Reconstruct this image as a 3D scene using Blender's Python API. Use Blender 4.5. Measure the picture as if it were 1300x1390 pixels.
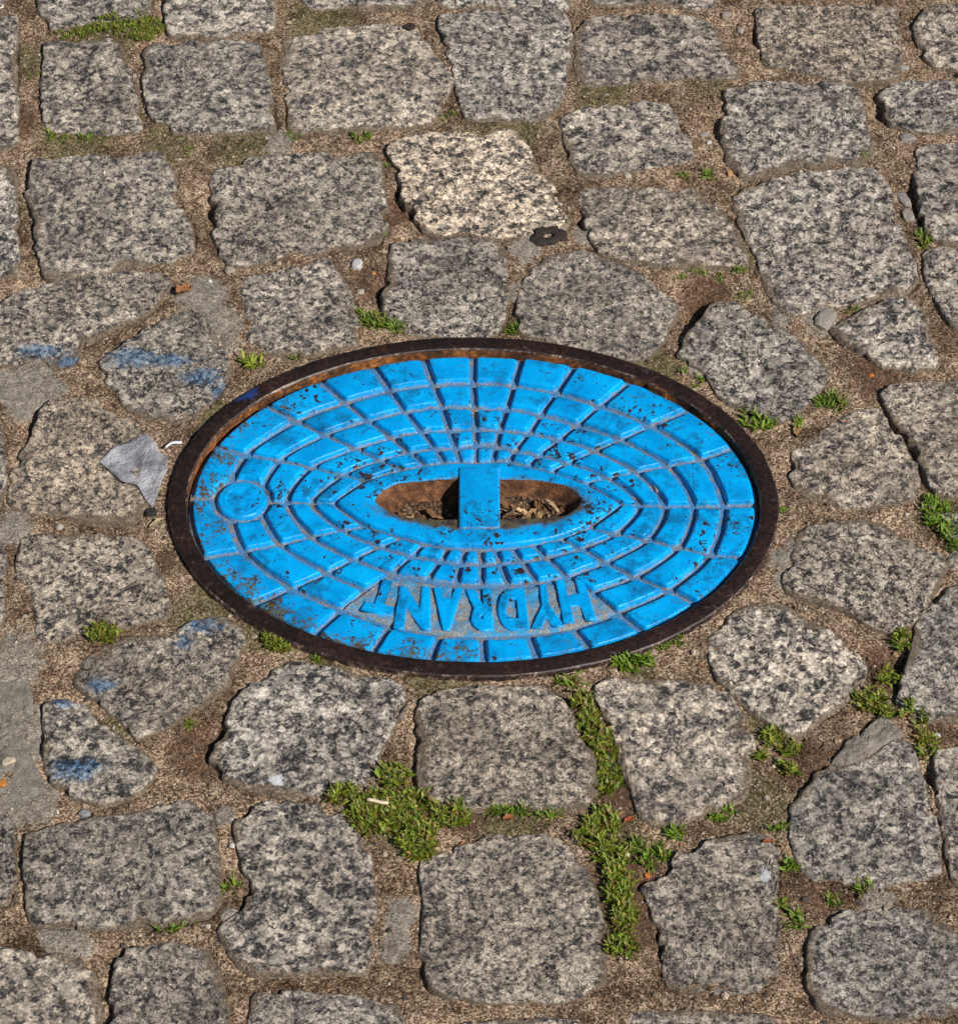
import bpy, math, random
import numpy as np

random.seed(7)
RNG = np.random.default_rng(7)
scene = bpy.context.scene
for o in list(bpy.data.objects):
    bpy.data.objects.remove(o)
COL = scene.collection

# ------------------------------------------------------------------ camera
ELEV = math.radians(47.5)
DIST = 2.3
cam_d = bpy.data.cameras.new("camera")
cam_d.sensor_fit = 'HORIZONTAL'
cam_d.sensor_width = 36.0
cam_d.lens = 36.0 * 4354.0 / 1300.0
cam_d.clip_start = 0.05
cam_d.clip_end = 100.0
cam = bpy.data.objects.new("camera", cam_d)
COL.objects.link(cam)
cam.location = (0.0, -DIST * math.cos(ELEV), DIST * math.sin(ELEV))
cam.rotation_euler = (math.pi / 2 - ELEV, 0.0, 0.0)
scene.camera = cam

# ------------------------------------------------------------------ sky, sun, exposure
SUN_EL = math.radians(43.0)
SUN_AZ = math.radians(-42.0)          # direction to the sun, measured from +X towards +Y
world = bpy.data.worlds.new("World")
scene.world = world
world.use_nodes = True
wn = world.node_tree.nodes
sky = wn.new("ShaderNodeTexSky")
sky.sky_type = 'NISHITA'
sky.sun_disc = False
sky.sun_elevation = SUN_EL
sky.sun_rotation = math.pi / 2 - SUN_AZ
world.node_tree.links.new(sky.outputs[0], wn["Background"].inputs[0])
wn["Background"].inputs[1].default_value = 0.05
sun_d = bpy.data.lights.new("sun", 'SUN')
sun_d.energy = 5.0
sun_d.angle = math.radians(0.5)
sun_d.color = (1.0, 0.95, 0.87)
sun = bpy.data.objects.new("sun", sun_d)
COL.objects.link(sun)
sun.rotation_euler = (math.pi / 2 - SUN_EL, 0.0, SUN_AZ + math.pi / 2)
scene.view_settings.view_transform = 'Standard'
scene.view_settings.look = 'None'
scene.view_settings.exposure = 0.15
scene.view_settings.gamma = 1.0
scene.cycles.max_bounces = 5
scene.cycles.diffuse_bounces = 2
scene.cycles.glossy_bounces = 2
scene.cycles.transmission_bounces = 3

# ------------------------------------------------------------------ measured layout, millimetres on the ground
STONES = [
    (0, 0, [(-487.3,569.8),(-388.1,565.0),(-384.0,547.5),(-378.2,475.5),(-371.7,397.1),(-465.7,393.5)]),
    (0, 0, [(-382.9,680.2),(-375.2,624.3),(-369.3,574.7),(-361.5,557.2),(-354.5,547.5),(-307.3,555.2),(-277.1,563.0),(-275.5,584.5),(-283.4,680.2)]),
    (0, 0, [(-271.0,675.1),(-260.3,550.4),(-252.2,538.8),(-214.2,537.9),(-174.6,542.7),(-169.4,565.0),(-173.5,675.1)]),
    (0, 0.1, [(-155.1,675.1),(-150.2,594.4),(-145.9,579.6),(-135.8,572.8),(-105.0,574.7),(-46.4,579.6),(-40.4,604.3),(-43.1,680.2)]),
    (0, 0, [(-359.8,524.5),(-351.0,528.3),(-305.4,531.2),(-290.9,516.8),(-281.5,479.2),(-271.4,422.2),(-274.9,413.2),(-308.3,415.0),(-344.0,416.8),(-352.6,433.1),(-358.6,497.9)]),
    (0, -0.05, [(-277.4,514.9),(-265.4,526.4),(-186.2,529.2),(-176.3,512.1),(-163.4,424.0),(-168.4,415.0),(-243.1,415.9),(-264.5,433.1),(-275.5,479.2)]),
    (0.2, 0.1, [(-168.7,534.0),(-159.3,543.6),(-144.1,547.5),(-62.7,555.2),(-52.1,547.5),(-42.7,526.4),(-27.9,497.9),(-22.9,479.2),(-25.2,465.3),(-32.8,442.3),(-41.6,425.9),(-89.0,418.6),(-136.3,415.0),(-152.4,416.8),(-157.2,460.6),(-161.1,497.9)]),
    (0, 0, [(-33.3,563.0),(-22.2,570.8),(65.4,572.8),(75.6,553.3),(77.6,531.2),(74.6,504.5),(66.4,451.4),(59.6,438.6),(44.6,430.4),(-4.8,430.4),(-13.1,442.3),(-19.9,471.7),(-22.4,493.2),(-28.7,524.5),(-33.7,547.5)]),
    (0.2, 0, [(83.6,555.2),(92.3,561.1),(123.2,563.0),(163.4,568.9),(190.5,555.2),(198.9,537.9),(205.5,512.1),(212.7,488.5),(210.0,482.9),(175.0,482.9),(132.6,479.2),(102.3,473.6),(81.9,477.3),(78.8,502.6),(79.4,531.2)]),
    (0.5, 0, [(231.5,572.8),(241.0,577.7),(290.5,577.7),(347.2,575.7),(351.9,559.1),(349.3,516.8),(342.2,483.9),(328.4,477.3),(301.4,479.2),(272.0,490.4),(239.2,497.9),(233.9,509.3),(231.5,540.8)]),
    (0.3, 0, [(361.7,545.6),(378.0,574.7),(464.1,582.6),(459.2,488.5),(383.9,490.4),(367.8,512.1)]),
    (0, 0, [(325.1,460.6),(339.9,471.7),(358.5,477.3),(452.1,479.2),(444.6,415.0),(355.9,416.8),(332.9,425.9),(326.0,442.3)]),
    (0, 0, [(195.8,442.3),(201.2,465.3),(216.8,476.4),(253.2,479.2),(300.0,477.3),(309.1,462.5),(313.1,437.7),(312.7,389.9),(302.4,379.3),(261.1,375.7),(228.2,365.2),(207.6,363.4),(197.0,383.7),(194.4,415.0)]),
    (0, 0, [(65.4,428.6),(74.5,437.7),(86.7,446.8),(125.7,453.3),(152.5,449.6),(161.8,428.6),(168.4,401.5),(169.5,386.4),(161.4,377.5),(128.8,368.7),(87.7,361.7),(77.4,372.2),(69.6,397.1)]),
    (0.5, 0.42, [(-73.7,392.6),(-68.0,404.2),(-47.4,413.2),(-20.8,416.8),(28.5,419.5),(37.9,406.0),(46.9,374.9),(67.3,331.2),(70.3,307.2),(63.2,297.0),(28.7,292.8),(-5.7,291.9),(-37.3,293.6),(-50.8,314.0),(-59.9,339.9),(-64.4,366.0)]),
    (0.2, 0.05, [(73.2,337.3),(81.5,345.9),(116.5,347.7),(171.9,349.4),(182.9,335.5),(195.2,316.6),(205.0,284.4),(207.7,261.0),(198.9,257.6),(153.5,257.6),(119.6,263.5),(96.9,269.3),(87.7,288.6),(80.8,314.0)]),
    (0, 0, [(200.2,333.8),(205.5,345.9),(239.5,359.9),(293.1,372.2),(315.1,368.7),(324.2,352.9),(327.0,311.5),(336.1,259.3),(336.4,244.4),(324.4,230.5),(263.7,210.2),(236.2,202.1),(226.8,211.8),(218.7,236.2),(212.5,276.0),(202.7,305.5)]),
    (0, 0, [(348.1,389.9),(355.4,398.8),(455.2,404.2),(447.1,288.6),(352.3,286.0),(345.9,309.8),(347.4,357.3)]),
    (0, 0, [(343.3,269.3),(354.3,277.6),(446.1,280.2),(439.8,182.1),(362.4,187.7),(349.7,218.3),(343.4,246.9)]),
    (0.1, 0, [(-359.1,363.4),(-355.7,383.7),(-300.1,387.3),(-250.4,390.8),(-241.8,377.5),(-238.4,342.5),(-227.4,314.0),(-218.7,274.3),(-225.0,265.9),(-261.5,258.5),(-294.9,249.4),(-325.5,242.8),(-335.7,249.4),(-344.7,284.4),(-348.6,314.0),(-359.2,345.9)]),
    (0, 0, [(-469.6,377.5),(-371.6,372.2),(-364.1,331.2),(-358.4,284.4),(-357.2,248.5),(-453.7,249.4)]),
    (0, 0, [(-213.9,361.7),(-207.7,374.9),(-159.0,390.8),(-117.8,389.9),(-80.1,389.9),(-75.6,344.2),(-71.4,305.5),(-80.2,286.0),(-120.0,276.0),(-159.5,265.9),(-187.6,257.6),(-196.5,265.9),(-206.6,292.8),(-210.0,322.6)]),
    (0.1, 0, [(-186.7,241.1),(-173.0,249.4),(-150.5,254.3),(-116.9,269.3),(-106.6,249.4),(-95.7,222.3),(-89.4,194.1),(-91.6,171.8),(-116.3,163.9),(-149.4,160.8),(-169.2,170.2),(-174.8,182.1),(-179.5,210.2)]),
    (0, 0, [(-68.7,282.7),(-58.5,289.4),(8.6,290.3),(21.1,274.3),(24.9,246.9),(21.3,214.2),(17.8,187.7),(0.0,179.7),(-50.1,182.1),(-64.2,194.1),(-73.4,206.1),(-72.9,234.6),(-69.9,259.3)]),
    (0.2, 0.05, [(35.1,242.8),(51.3,267.6),(82.8,273.5),(113.8,261.0),(132.9,238.7),(149.0,218.3),(149.0,203.7),(139.0,178.2),(127.2,158.4),(110.5,154.5),(83.1,163.9),(50.0,176.6),(30.7,186.1),(28.1,214.2)]),
    (0, 0, [(265.9,187.7),(273.8,195.7),(294.5,210.2),(318.0,221.5),(334.4,216.7),(339.8,202.1),(339.0,187.7),(345.0,157.6),(340.6,146.7),(312.8,143.6),(298.3,154.5),(283.0,170.2),(272.4,176.6)]),
    (0, 0, [(148.9,160.8),(155.7,178.2),(164.8,194.1),(178.6,215.0),(188.5,219.9),(203.2,211.8),(223.4,194.1),(244.3,173.4),(258.5,154.5),(259.5,137.4),(245.6,112.0),(223.6,91.4),(214.5,94.5),(193.5,106.6),(177.8,119.6),(170.5,138.9),(157.3,151.4)]),
    (0.4, 0.15, [(226.4,51.9),(234.3,65.9),(258.8,91.4),(274.8,102.0),(295.7,104.3),(305.5,85.4),(313.8,57.8),(318.0,39.3),(316.7,18.9),(301.9,7.4),(269.5,-0.5),(256.2,-0.5),(246.5,10.3),(233.7,17.5),(226.0,37.1)]),
    (0.3, 0.1, [(297.9,117.3),(303.6,126.5),(337.3,129.6),(428.0,131.2),(419.3,15.3),(332.0,17.5),(326.6,33.5),(317.9,55.5),(310.8,77.9),(302.1,102.0)]),
    (0.2, 0.05, [(219.0,-45.1),(225.6,-24.0),(239.6,-11.2),(266.3,-7.0),(289.7,-11.2),(301.7,-24.0),(328.8,-41.6),(331.3,-48.5),(318.2,-70.7),(311.3,-89.8),(296.8,-108.0),(281.1,-112.1),(269.0,-103.3),(257.0,-93.2),(237.1,-83.0),(218.0,-76.2),(213.3,-69.3)]),
    (0, 0.05, [(301.3,-114.7),(308.1,-96.6),(322.9,-76.2),(358.1,-60.3),(409.4,-65.9),(399.7,-185.4),(299.4,-189.9),(291.1,-182.2),(283.1,-175.8),(288.1,-159.6),(295.2,-136.7)]),
    (0.2, 0.05, [(159.1,-118.8),(171.9,-98.6),(185.3,-87.8),(210.3,-83.7),(220.1,-91.8),(245.1,-114.7),(256.9,-126.7),(266.3,-143.3),(261.1,-157.0),(245.5,-177.1),(226.9,-191.8),(211.2,-202.7),(199.1,-196.9),(186.1,-182.2),(174.7,-169.4),(163.9,-156.4),(158.3,-136.7)]),
    (0.1, 0, [(78.4,-166.1),(84.7,-156.4),(105.9,-154.4),(136.1,-156.4),(163.6,-161.6),(172.8,-177.1),(181.8,-195.0),(184.8,-220.3),(185.7,-239.0),(173.4,-257.5),(138.5,-272.7),(116.4,-278.8),(108.8,-273.9),(102.6,-257.5),(96.0,-232.8),(87.2,-195.0)]),
    (0.3, 0, [(-42.0,-182.2),(-35.1,-171.3),(-21.6,-163.5),(6.0,-160.9),(40.3,-161.6),(57.7,-173.9),(64.8,-191.8),(71.8,-214.0),(77.0,-223.4),(76.2,-257.5),(70.7,-262.4),(48.7,-267.8),(19.5,-261.8),(-14.6,-268.5),(-29.2,-268.5),(-36.7,-251.3),(-40.8,-239.0)]),
    (0, -0.05, [(-179.2,-223.4),(-174.2,-198.2),(-164.5,-172.6),(-146.6,-147.9),(-129.3,-138.0),(-101.2,-143.3),(-67.2,-150.5),(-52.9,-159.6),(-49.2,-168.1),(-57.4,-190.6),(-65.8,-217.2),(-68.7,-240.9),(-82.1,-254.4),(-102.7,-254.4),(-122.3,-253.2),(-142.0,-250.7),(-167.0,-240.9),(-175.2,-234.0)]),
    (0.1, -0.1, [(-161.1,-278.8),(-148.7,-263.6),(-135.7,-258.7),(-107.4,-260.5),(-94.9,-267.8),(-83.4,-281.8),(-70.8,-302.7),(-67.7,-332.2),(-66.4,-349.6),(-69.1,-378.2),(-72.4,-395.1),(-144.8,-395.1),(-164.9,-369.7),(-165.5,-358.2),(-151.9,-346.7),(-150.5,-326.3),(-159.2,-296.8)]),
    (0.2, 0, [(-37.5,-308.7),(-20.7,-299.8),(12.6,-287.2),(53.2,-287.2),(61.2,-299.8),(70.5,-315.8),(75.2,-336.3),(78.1,-356.5),(81.4,-389.5),(78.1,-409.0),(51.0,-417.3),(-13.9,-418.4),(-34.9,-406.2),(-38.4,-383.8),(-36.8,-362.2),(-35.2,-340.9)]),
    (0, -0.1, [(106.0,-329.3),(122.3,-315.8),(129.0,-303.9),(147.3,-293.8),(184.0,-284.8),(196.3,-296.8),(194.2,-314.6),(190.7,-340.9),(192.6,-364.0),(192.1,-386.6),(186.2,-406.2),(144.0,-411.8),(118.8,-403.4),(115.6,-378.2),(115.6,-364.0),(111.5,-346.7)]),
    (0, -0.1, [(205.1,-272.7),(207.4,-260.5),(219.7,-245.2),(227.9,-232.8),(261.9,-220.9),(281.5,-205.8),(289.7,-208.3),(293.8,-223.4),(297.7,-249.5),(303.3,-283.0),(301.1,-315.8),(286.1,-322.2),(260.8,-327.5),(231.2,-326.3),(215.2,-324.0),(210.1,-313.4),(205.1,-295.6)]),
    (0, 0, [(304.0,-240.9),(307.7,-217.2),(322.3,-209.6),(392.0,-207.7),(381.9,-329.3),(309.6,-326.3),(306.3,-296.8),(304.1,-269.7)]),
    (0, -0.1, [(214.9,-362.2),(236.1,-350.2),(270.7,-345.0),(291.6,-349.6),(306.8,-364.0),(318.8,-383.8),(310.1,-422.8),(253.8,-431.0),(212.9,-422.8),(208.3,-389.5)]),
    (0.1, -0.15, [(-297.5,-302.7),(-296.1,-287.8),(-278.3,-280.6),(-260.6,-272.7),(-235.4,-271.5),(-209.3,-261.8),(-189.0,-258.7),(-178.4,-264.2),(-173.9,-283.0),(-168.5,-320.5),(-166.7,-336.3),(-173.1,-349.6),(-189.3,-355.4),(-215.5,-359.9),(-258.1,-359.4),(-284.6,-358.2),(-292.0,-340.3),(-295.6,-317.5)]),
    (0.1, -0.15, [(-296.4,-179.0),(-285.9,-172.6),(-265.3,-179.0),(-251.4,-196.9),(-232.9,-212.1),(-220.3,-221.6),(-216.5,-234.0),(-221.5,-247.0),(-229.7,-255.6),(-250.0,-259.3),(-270.3,-255.6),(-285.3,-240.9),(-290.7,-229.7),(-293.3,-201.4)]),
    (0.2, -0.1, [(-278.3,-156.4),(-272.9,-136.7),(-260.4,-127.4),(-243.4,-117.4),(-212.0,-113.4),(-198.8,-103.3),(-182.2,-98.6),(-167.9,-106.7),(-159.0,-121.4),(-161.3,-136.7),(-173.7,-161.6),(-193.6,-181.6),(-208.1,-196.9),(-219.4,-207.1),(-230.0,-204.6),(-250.1,-182.2),(-272.5,-164.8)]),
    (0.4, -0.1, [(-328.0,-39.5),(-321.2,-22.6),(-277.8,-21.2),(-242.9,-24.7),(-233.1,-37.4),(-224.2,-61.0),(-215.5,-83.0),(-218.2,-96.6),(-233.7,-102.7),(-265.2,-112.1),(-278.5,-118.8),(-303.4,-118.8),(-311.5,-104.0),(-317.3,-80.3),(-324.9,-61.0)]),
    (0.6, 0.08, [(-339.9,17.5),(-337.3,44.5),(-330.1,70.4),(-323.8,102.0),(-316.6,112.0),(-283.6,109.7),(-259.0,94.5),(-244.3,77.9),(-238.7,59.3),(-232.1,33.5),(-236.8,8.1),(-246.2,-7.7),(-269.7,-10.5),(-306.4,-0.5),(-331.0,2.4)]),
    (0.1, -0.05, [(-285.7,149.0),(-276.9,163.9),(-251.1,190.1),(-229.8,206.1),(-216.0,210.2),(-206.7,194.1),(-202.6,182.1),(-190.9,160.8),(-184.6,146.7),(-191.8,125.8),(-199.2,112.0),(-210.4,97.5),(-222.5,91.4),(-242.2,94.5),(-259.9,105.9),(-268.0,119.6)]),
    (0.1, -0.05, [(-369.5,202.1),(-362.5,216.7),(-352.4,228.0),(-316.9,242.0),(-262.9,253.5),(-244.2,254.3),(-234.8,241.1),(-240.8,219.9),(-257.5,202.1),(-275.9,193.3),(-295.5,174.2),(-303.9,155.3),(-316.6,149.0),(-332.5,154.5),(-352.8,146.7),(-366.9,150.6)]),
    (0, -0.1, [(-389.3,-269.7),(-312.1,-272.7),(-304.9,-296.8),(-302.0,-326.3),(-306.5,-342.7),(-379.7,-346.7)]),
    (0.1, 0, [(-434.3,93.0),(-356.8,89.2),(-348.1,77.9),(-343.3,40.8),(-347.1,4.5),(-423.3,4.5)]),
    (0.1, -0.1, [(-419.8,-24.0),(-345.9,-27.5),(-335.8,-45.1),(-331.7,-86.4),(-334.8,-106.7),(-408.7,-113.4)]),
    (0.1, -0.1, [(-410.0,-143.3),(-339.5,-140.0),(-329.4,-179.0),(-324.9,-242.1),(-397.2,-245.2)]),
    (0.1, -0.1, [(-371.9,-371.4),(-286.5,-378.2),(-249.4,-383.8),(-240.8,-409.0),(-239.9,-460.8),(-365.2,-463.5)]),
    (0.1, -0.1, [(-227.7,-379.3),(-197.6,-373.6),(-173.7,-379.3),(-162.1,-403.4),(-156.3,-460.8),(-223.7,-463.5),(-232.3,-411.8)]),
    (0, -0.1, [(-141.7,-411.8),(-78.9,-412.9),(-51.0,-420.1),(-44.4,-487.3),(-140.4,-487.3)]),
    (0, -0.05, [(-23.0,-436.5),(64.6,-432.7),(70.1,-492.6),(-27.1,-492.6)]),
    (0, -0.1, [(92.5,-425.6),(175.6,-427.2),(188.7,-439.2),(187.9,-487.3),(88.3,-487.3)]),
    (0, -0.1, [(211.3,-444.6),(303.8,-439.2),(306.8,-497.8),(205.3,-497.8)]),
    (0, -0.1, [(324.8,-349.6),(393.9,-346.7),(388.0,-428.3),(323.1,-431.0)]),
    (0, -0.1, [(-462.1,-366.8),(-386.3,-369.7),(-372.4,-460.8),(-452.4,-460.8)]),
]
GROOVES = [  # one row per radial groove: edge, ring 4 .. ring 1, eye outline
    [(-4.4,162.8),(-4.7,132.4),(-3.3,107.0),(-2.9,85.8),(-2.3,70.1),(-2.1,51.5)],
    [(31.0,156.5),(25.8,130.1),(20.6,106.3),(15.4,84.3),(12.4,68.6),(9.7,52.3)],
    [(70.1,147.9),(57.5,122.4),(45.7,100.2),(36.8,81.3),(26.4,63.8),(21.5,52.3)],
    [(107.6,129.3),(89.5,109.0),(72.7,89.6),(59.4,74.6),(44.1,59.1),(35.4,47.8)],
    [(151.4,102.5),(126.4,88.5),(103.7,74.6),(85.1,63.4),(64.9,51.2),(52.5,42.0)],
    [(187.1,66.4),(161.7,54.3),(137.3,48.6),(114.0,42.0),(93.3,36.5),(75.8,31.0)],
    [(202.0,9.9),(175.5,8.5),(154.0,8.5),(133.6,8.5),(115.6,9.9),(103.4,10.7)],
    [(190.1,-42.6),(163.7,-38.1),(142.0,-31.4),(120.2,-24.3),(97.8,-18.4),(78.0,-12.3)],
    [(155.1,-86.4),(133.0,-71.7),(110.1,-59.3),(89.7,-45.4),(73.3,-32.1),(57.8,-22.9)],
    [(113.9,-110.4),(96.7,-92.8),(79.7,-73.7),(62.9,-59.3),(47.8,-40.5),(39.3,-28.5)],
    [(75.4,-124.4),(65.0,-107.0),(51.5,-86.0),(41.0,-64.4),(30.3,-44.7),(23.1,-31.4)],
    [(40.1,-134.3),(34.3,-112.4),(26.8,-89.4),(20.7,-66.2),(15.1,-46.5),(11.5,-32.8)],
    [(3.0,-137.6),(2.4,-114.4),(1.5,-91.5),(1.6,-66.9),(1.6,-47.5),(1.0,-32.8)],
    [(-34.0,-134.7),(-27.1,-112.4),(-21.6,-89.4),(-16.3,-65.1),(-13.2,-46.8),(-9.4,-32.1)],
    [(-72.5,-126.4),(-62.0,-104.0),(-48.5,-83.3),(-36.3,-61.3),(-27.7,-44.0),(-21.5,-31.4)],
    [(-112.0,-110.4),(-95.5,-89.4),(-79.2,-71.7),(-61.4,-55.8),(-47.8,-39.5),(-38.3,-27.8)],
    [(-155.7,-84.7),(-131.0,-70.0),(-106.8,-55.6),(-88.8,-42.6),(-70.7,-30.7),(-54.6,-22.2)],
    [(-195.3,-41.7),(-166.9,-35.2),(-141.6,-28.5),(-119.3,-21.1),(-97.4,-15.1),(-80.1,-11.3)],
    [(-210.1,17.2),(-181.1,15.0),(-158.2,12.8),(-138.0,12.1),(-119.9,11.4),(-105.0,11.4)],
    [(-198.5,69.3),(-169.4,59.1),(-145.0,53.7),(-121.7,46.9),(-98.4,39.3),(-81.2,33.2)],
    [(-161.3,112.4),(-134.2,93.4),(-113.1,79.4),(-90.0,65.6),(-72.5,54.0),(-55.7,44.2)],
    [(-119.3,135.5),(-98.9,112.4),(-82.0,94.1),(-64.3,76.8),(-51.1,61.4),(-38.3,48.9)],
    [(-80.3,151.8),(-66.3,124.7),(-54.5,103.2),(-42.2,82.8),(-32.3,65.6),(-25.2,51.2)],
    [(-41.7,158.9),(-34.2,130.8),(-27.3,108.6),(-22.2,84.3),(-17.0,66.0),(-13.4,51.9)],
]
AROUND = [(-452,154,1,2,1.0),(24,630,0,3,1.0),(458,-28,3,1,1.0),(-494,28,0,0,1.0),(-466,-126,0,3,1.0),(-88,-546,4,2,1.0),(94,-546,0,1,1.0),(150,630,4,2,1.0),(486,98,2,1,1.0),(-452,-266,0,2,1.0),(-214,-532,1,0,1.0),(458,-252,5,2,1.0),(-522,280,2,1,1.0),(220,-574,1,2,1.0),(276,644,2,2,1.0),(514,224,0,2,1.0),(-578,154,5,3,1.0),(-340,-532,4,1,1.0),(-200,742,1,1,1.0),(-74,756,3,2,1.0),(52,756,0,2,1.0),(374,-490,0,2,1.0),(514,350,4,2,1.0),(-592,-140,4,1,1.0),(-536,406,3,3,1.0),(-214,-658,4,2,1.0),(-88,-700,3,3,1.0),(38,-700,1,1,1.0),(178,770,2,2,1.0),(500,-378,0,0,1.0),(584,-168,0,3,1.0),(584,-42,5,2,1.0),(612,84,4,3,1.0),(-634,-14,5,2,1.0),(-578,-294,1,1,1.0),(-452,630,0,3,1.0),(-326,742,1,3,1.0),(164,-700,2,1,1.0),(304,770,2,3,1.0),(346,-616,5,2,1.0),(402,644,5,1,1.0),(528,476,2,0,1.0),(-648,280,0,1,1.0),(-550,-420,2,1,1.0),(-466,-546,0,2,1.0),(-340,-658,1,2,1.0),(-144,882,3,0,1.0),(-18,882,0,2,1.0),(500,-504,5,0,1.0),(640,210,2,2,1.0),(-592,532,0,2,1.0),(-270,868,2,2,1.0),(108,896,1,3,1.0),(528,602,4,0,1.0),(626,-336,2,1,1.0),(640,336,3,2,1.0),(-732,112,1,2,1.0),(-676,406,3,1,1.0),(-466,756,2,0,1.0),(234,896,2,0,1.0),(430,770,3,1,1.0),(472,-644,2,2,1.0),(654,462,2,0,1.0),(710,-168,3,1,1.0),(710,-42,3,1,1.0),(-760,-42,0,0,1.0),(-732,-210,0,0,1.0),(-592,658,5,1,1.0),(-480,-672,4,1,1.0),(360,896,4,0,1.0),(626,-476,4,3,1.0),(738,84,4,1,1.0),(-718,-364,2,0,1.0),(-620,-560,0,2,1.0),(-438,882,3,1,1.0),(-270,994,3,1,1.0),(556,728,1,3,1.0),(654,588,3,3,1.0),(-732,532,0,1,1.0),(598,-644,3,3,1.0),(752,-364,1,3,1.0),(-620,784,1,3,1.0),(-606,-686,1,0,1.0),(486,896,0,2,1.0),(-760,-504,2,1,1.0),(-732,658,4,1,1.0),(-564,910,1,3,1.0),(612,854,2,1,1.0),(682,714,2,0,1.0),(752,-518,2,0,1.0),(-760,-630,4,3,1.0),(-746,784,5,0,1.0),(724,-686,3,3,1.0),(-690,910,0,3,1.0),(612,980,1,1,1.0),(738,840,2,2,1.0),(738,966,5,3,1.0),(458,-140,5,2,0.86),(-158,994,3,1,0.86),(-46,994,5,2,0.86),(752,196,2,3,0.86),(-760,224,3,0,0.86),(752,308,2,1,0.86),(-410,994,0,3,0.86),(360,-28,4,1,0.52),(38,994,2,0,0.52),(108,994,1,3,0.52),(-760,308,4,3,0.52),(-662,-462,5,3,0.52),(178,994,3,1,0.52),(248,994,0,1,0.52),(724,-266,1,0,0.52),(318,994,4,2,0.52),(752,392,0,3,0.52),(752,462,3,1,0.52),(388,994,4,0,0.52),(752,532,1,1,0.52),(458,994,5,2,0.52),(752,602,4,3,0.52)]
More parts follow.
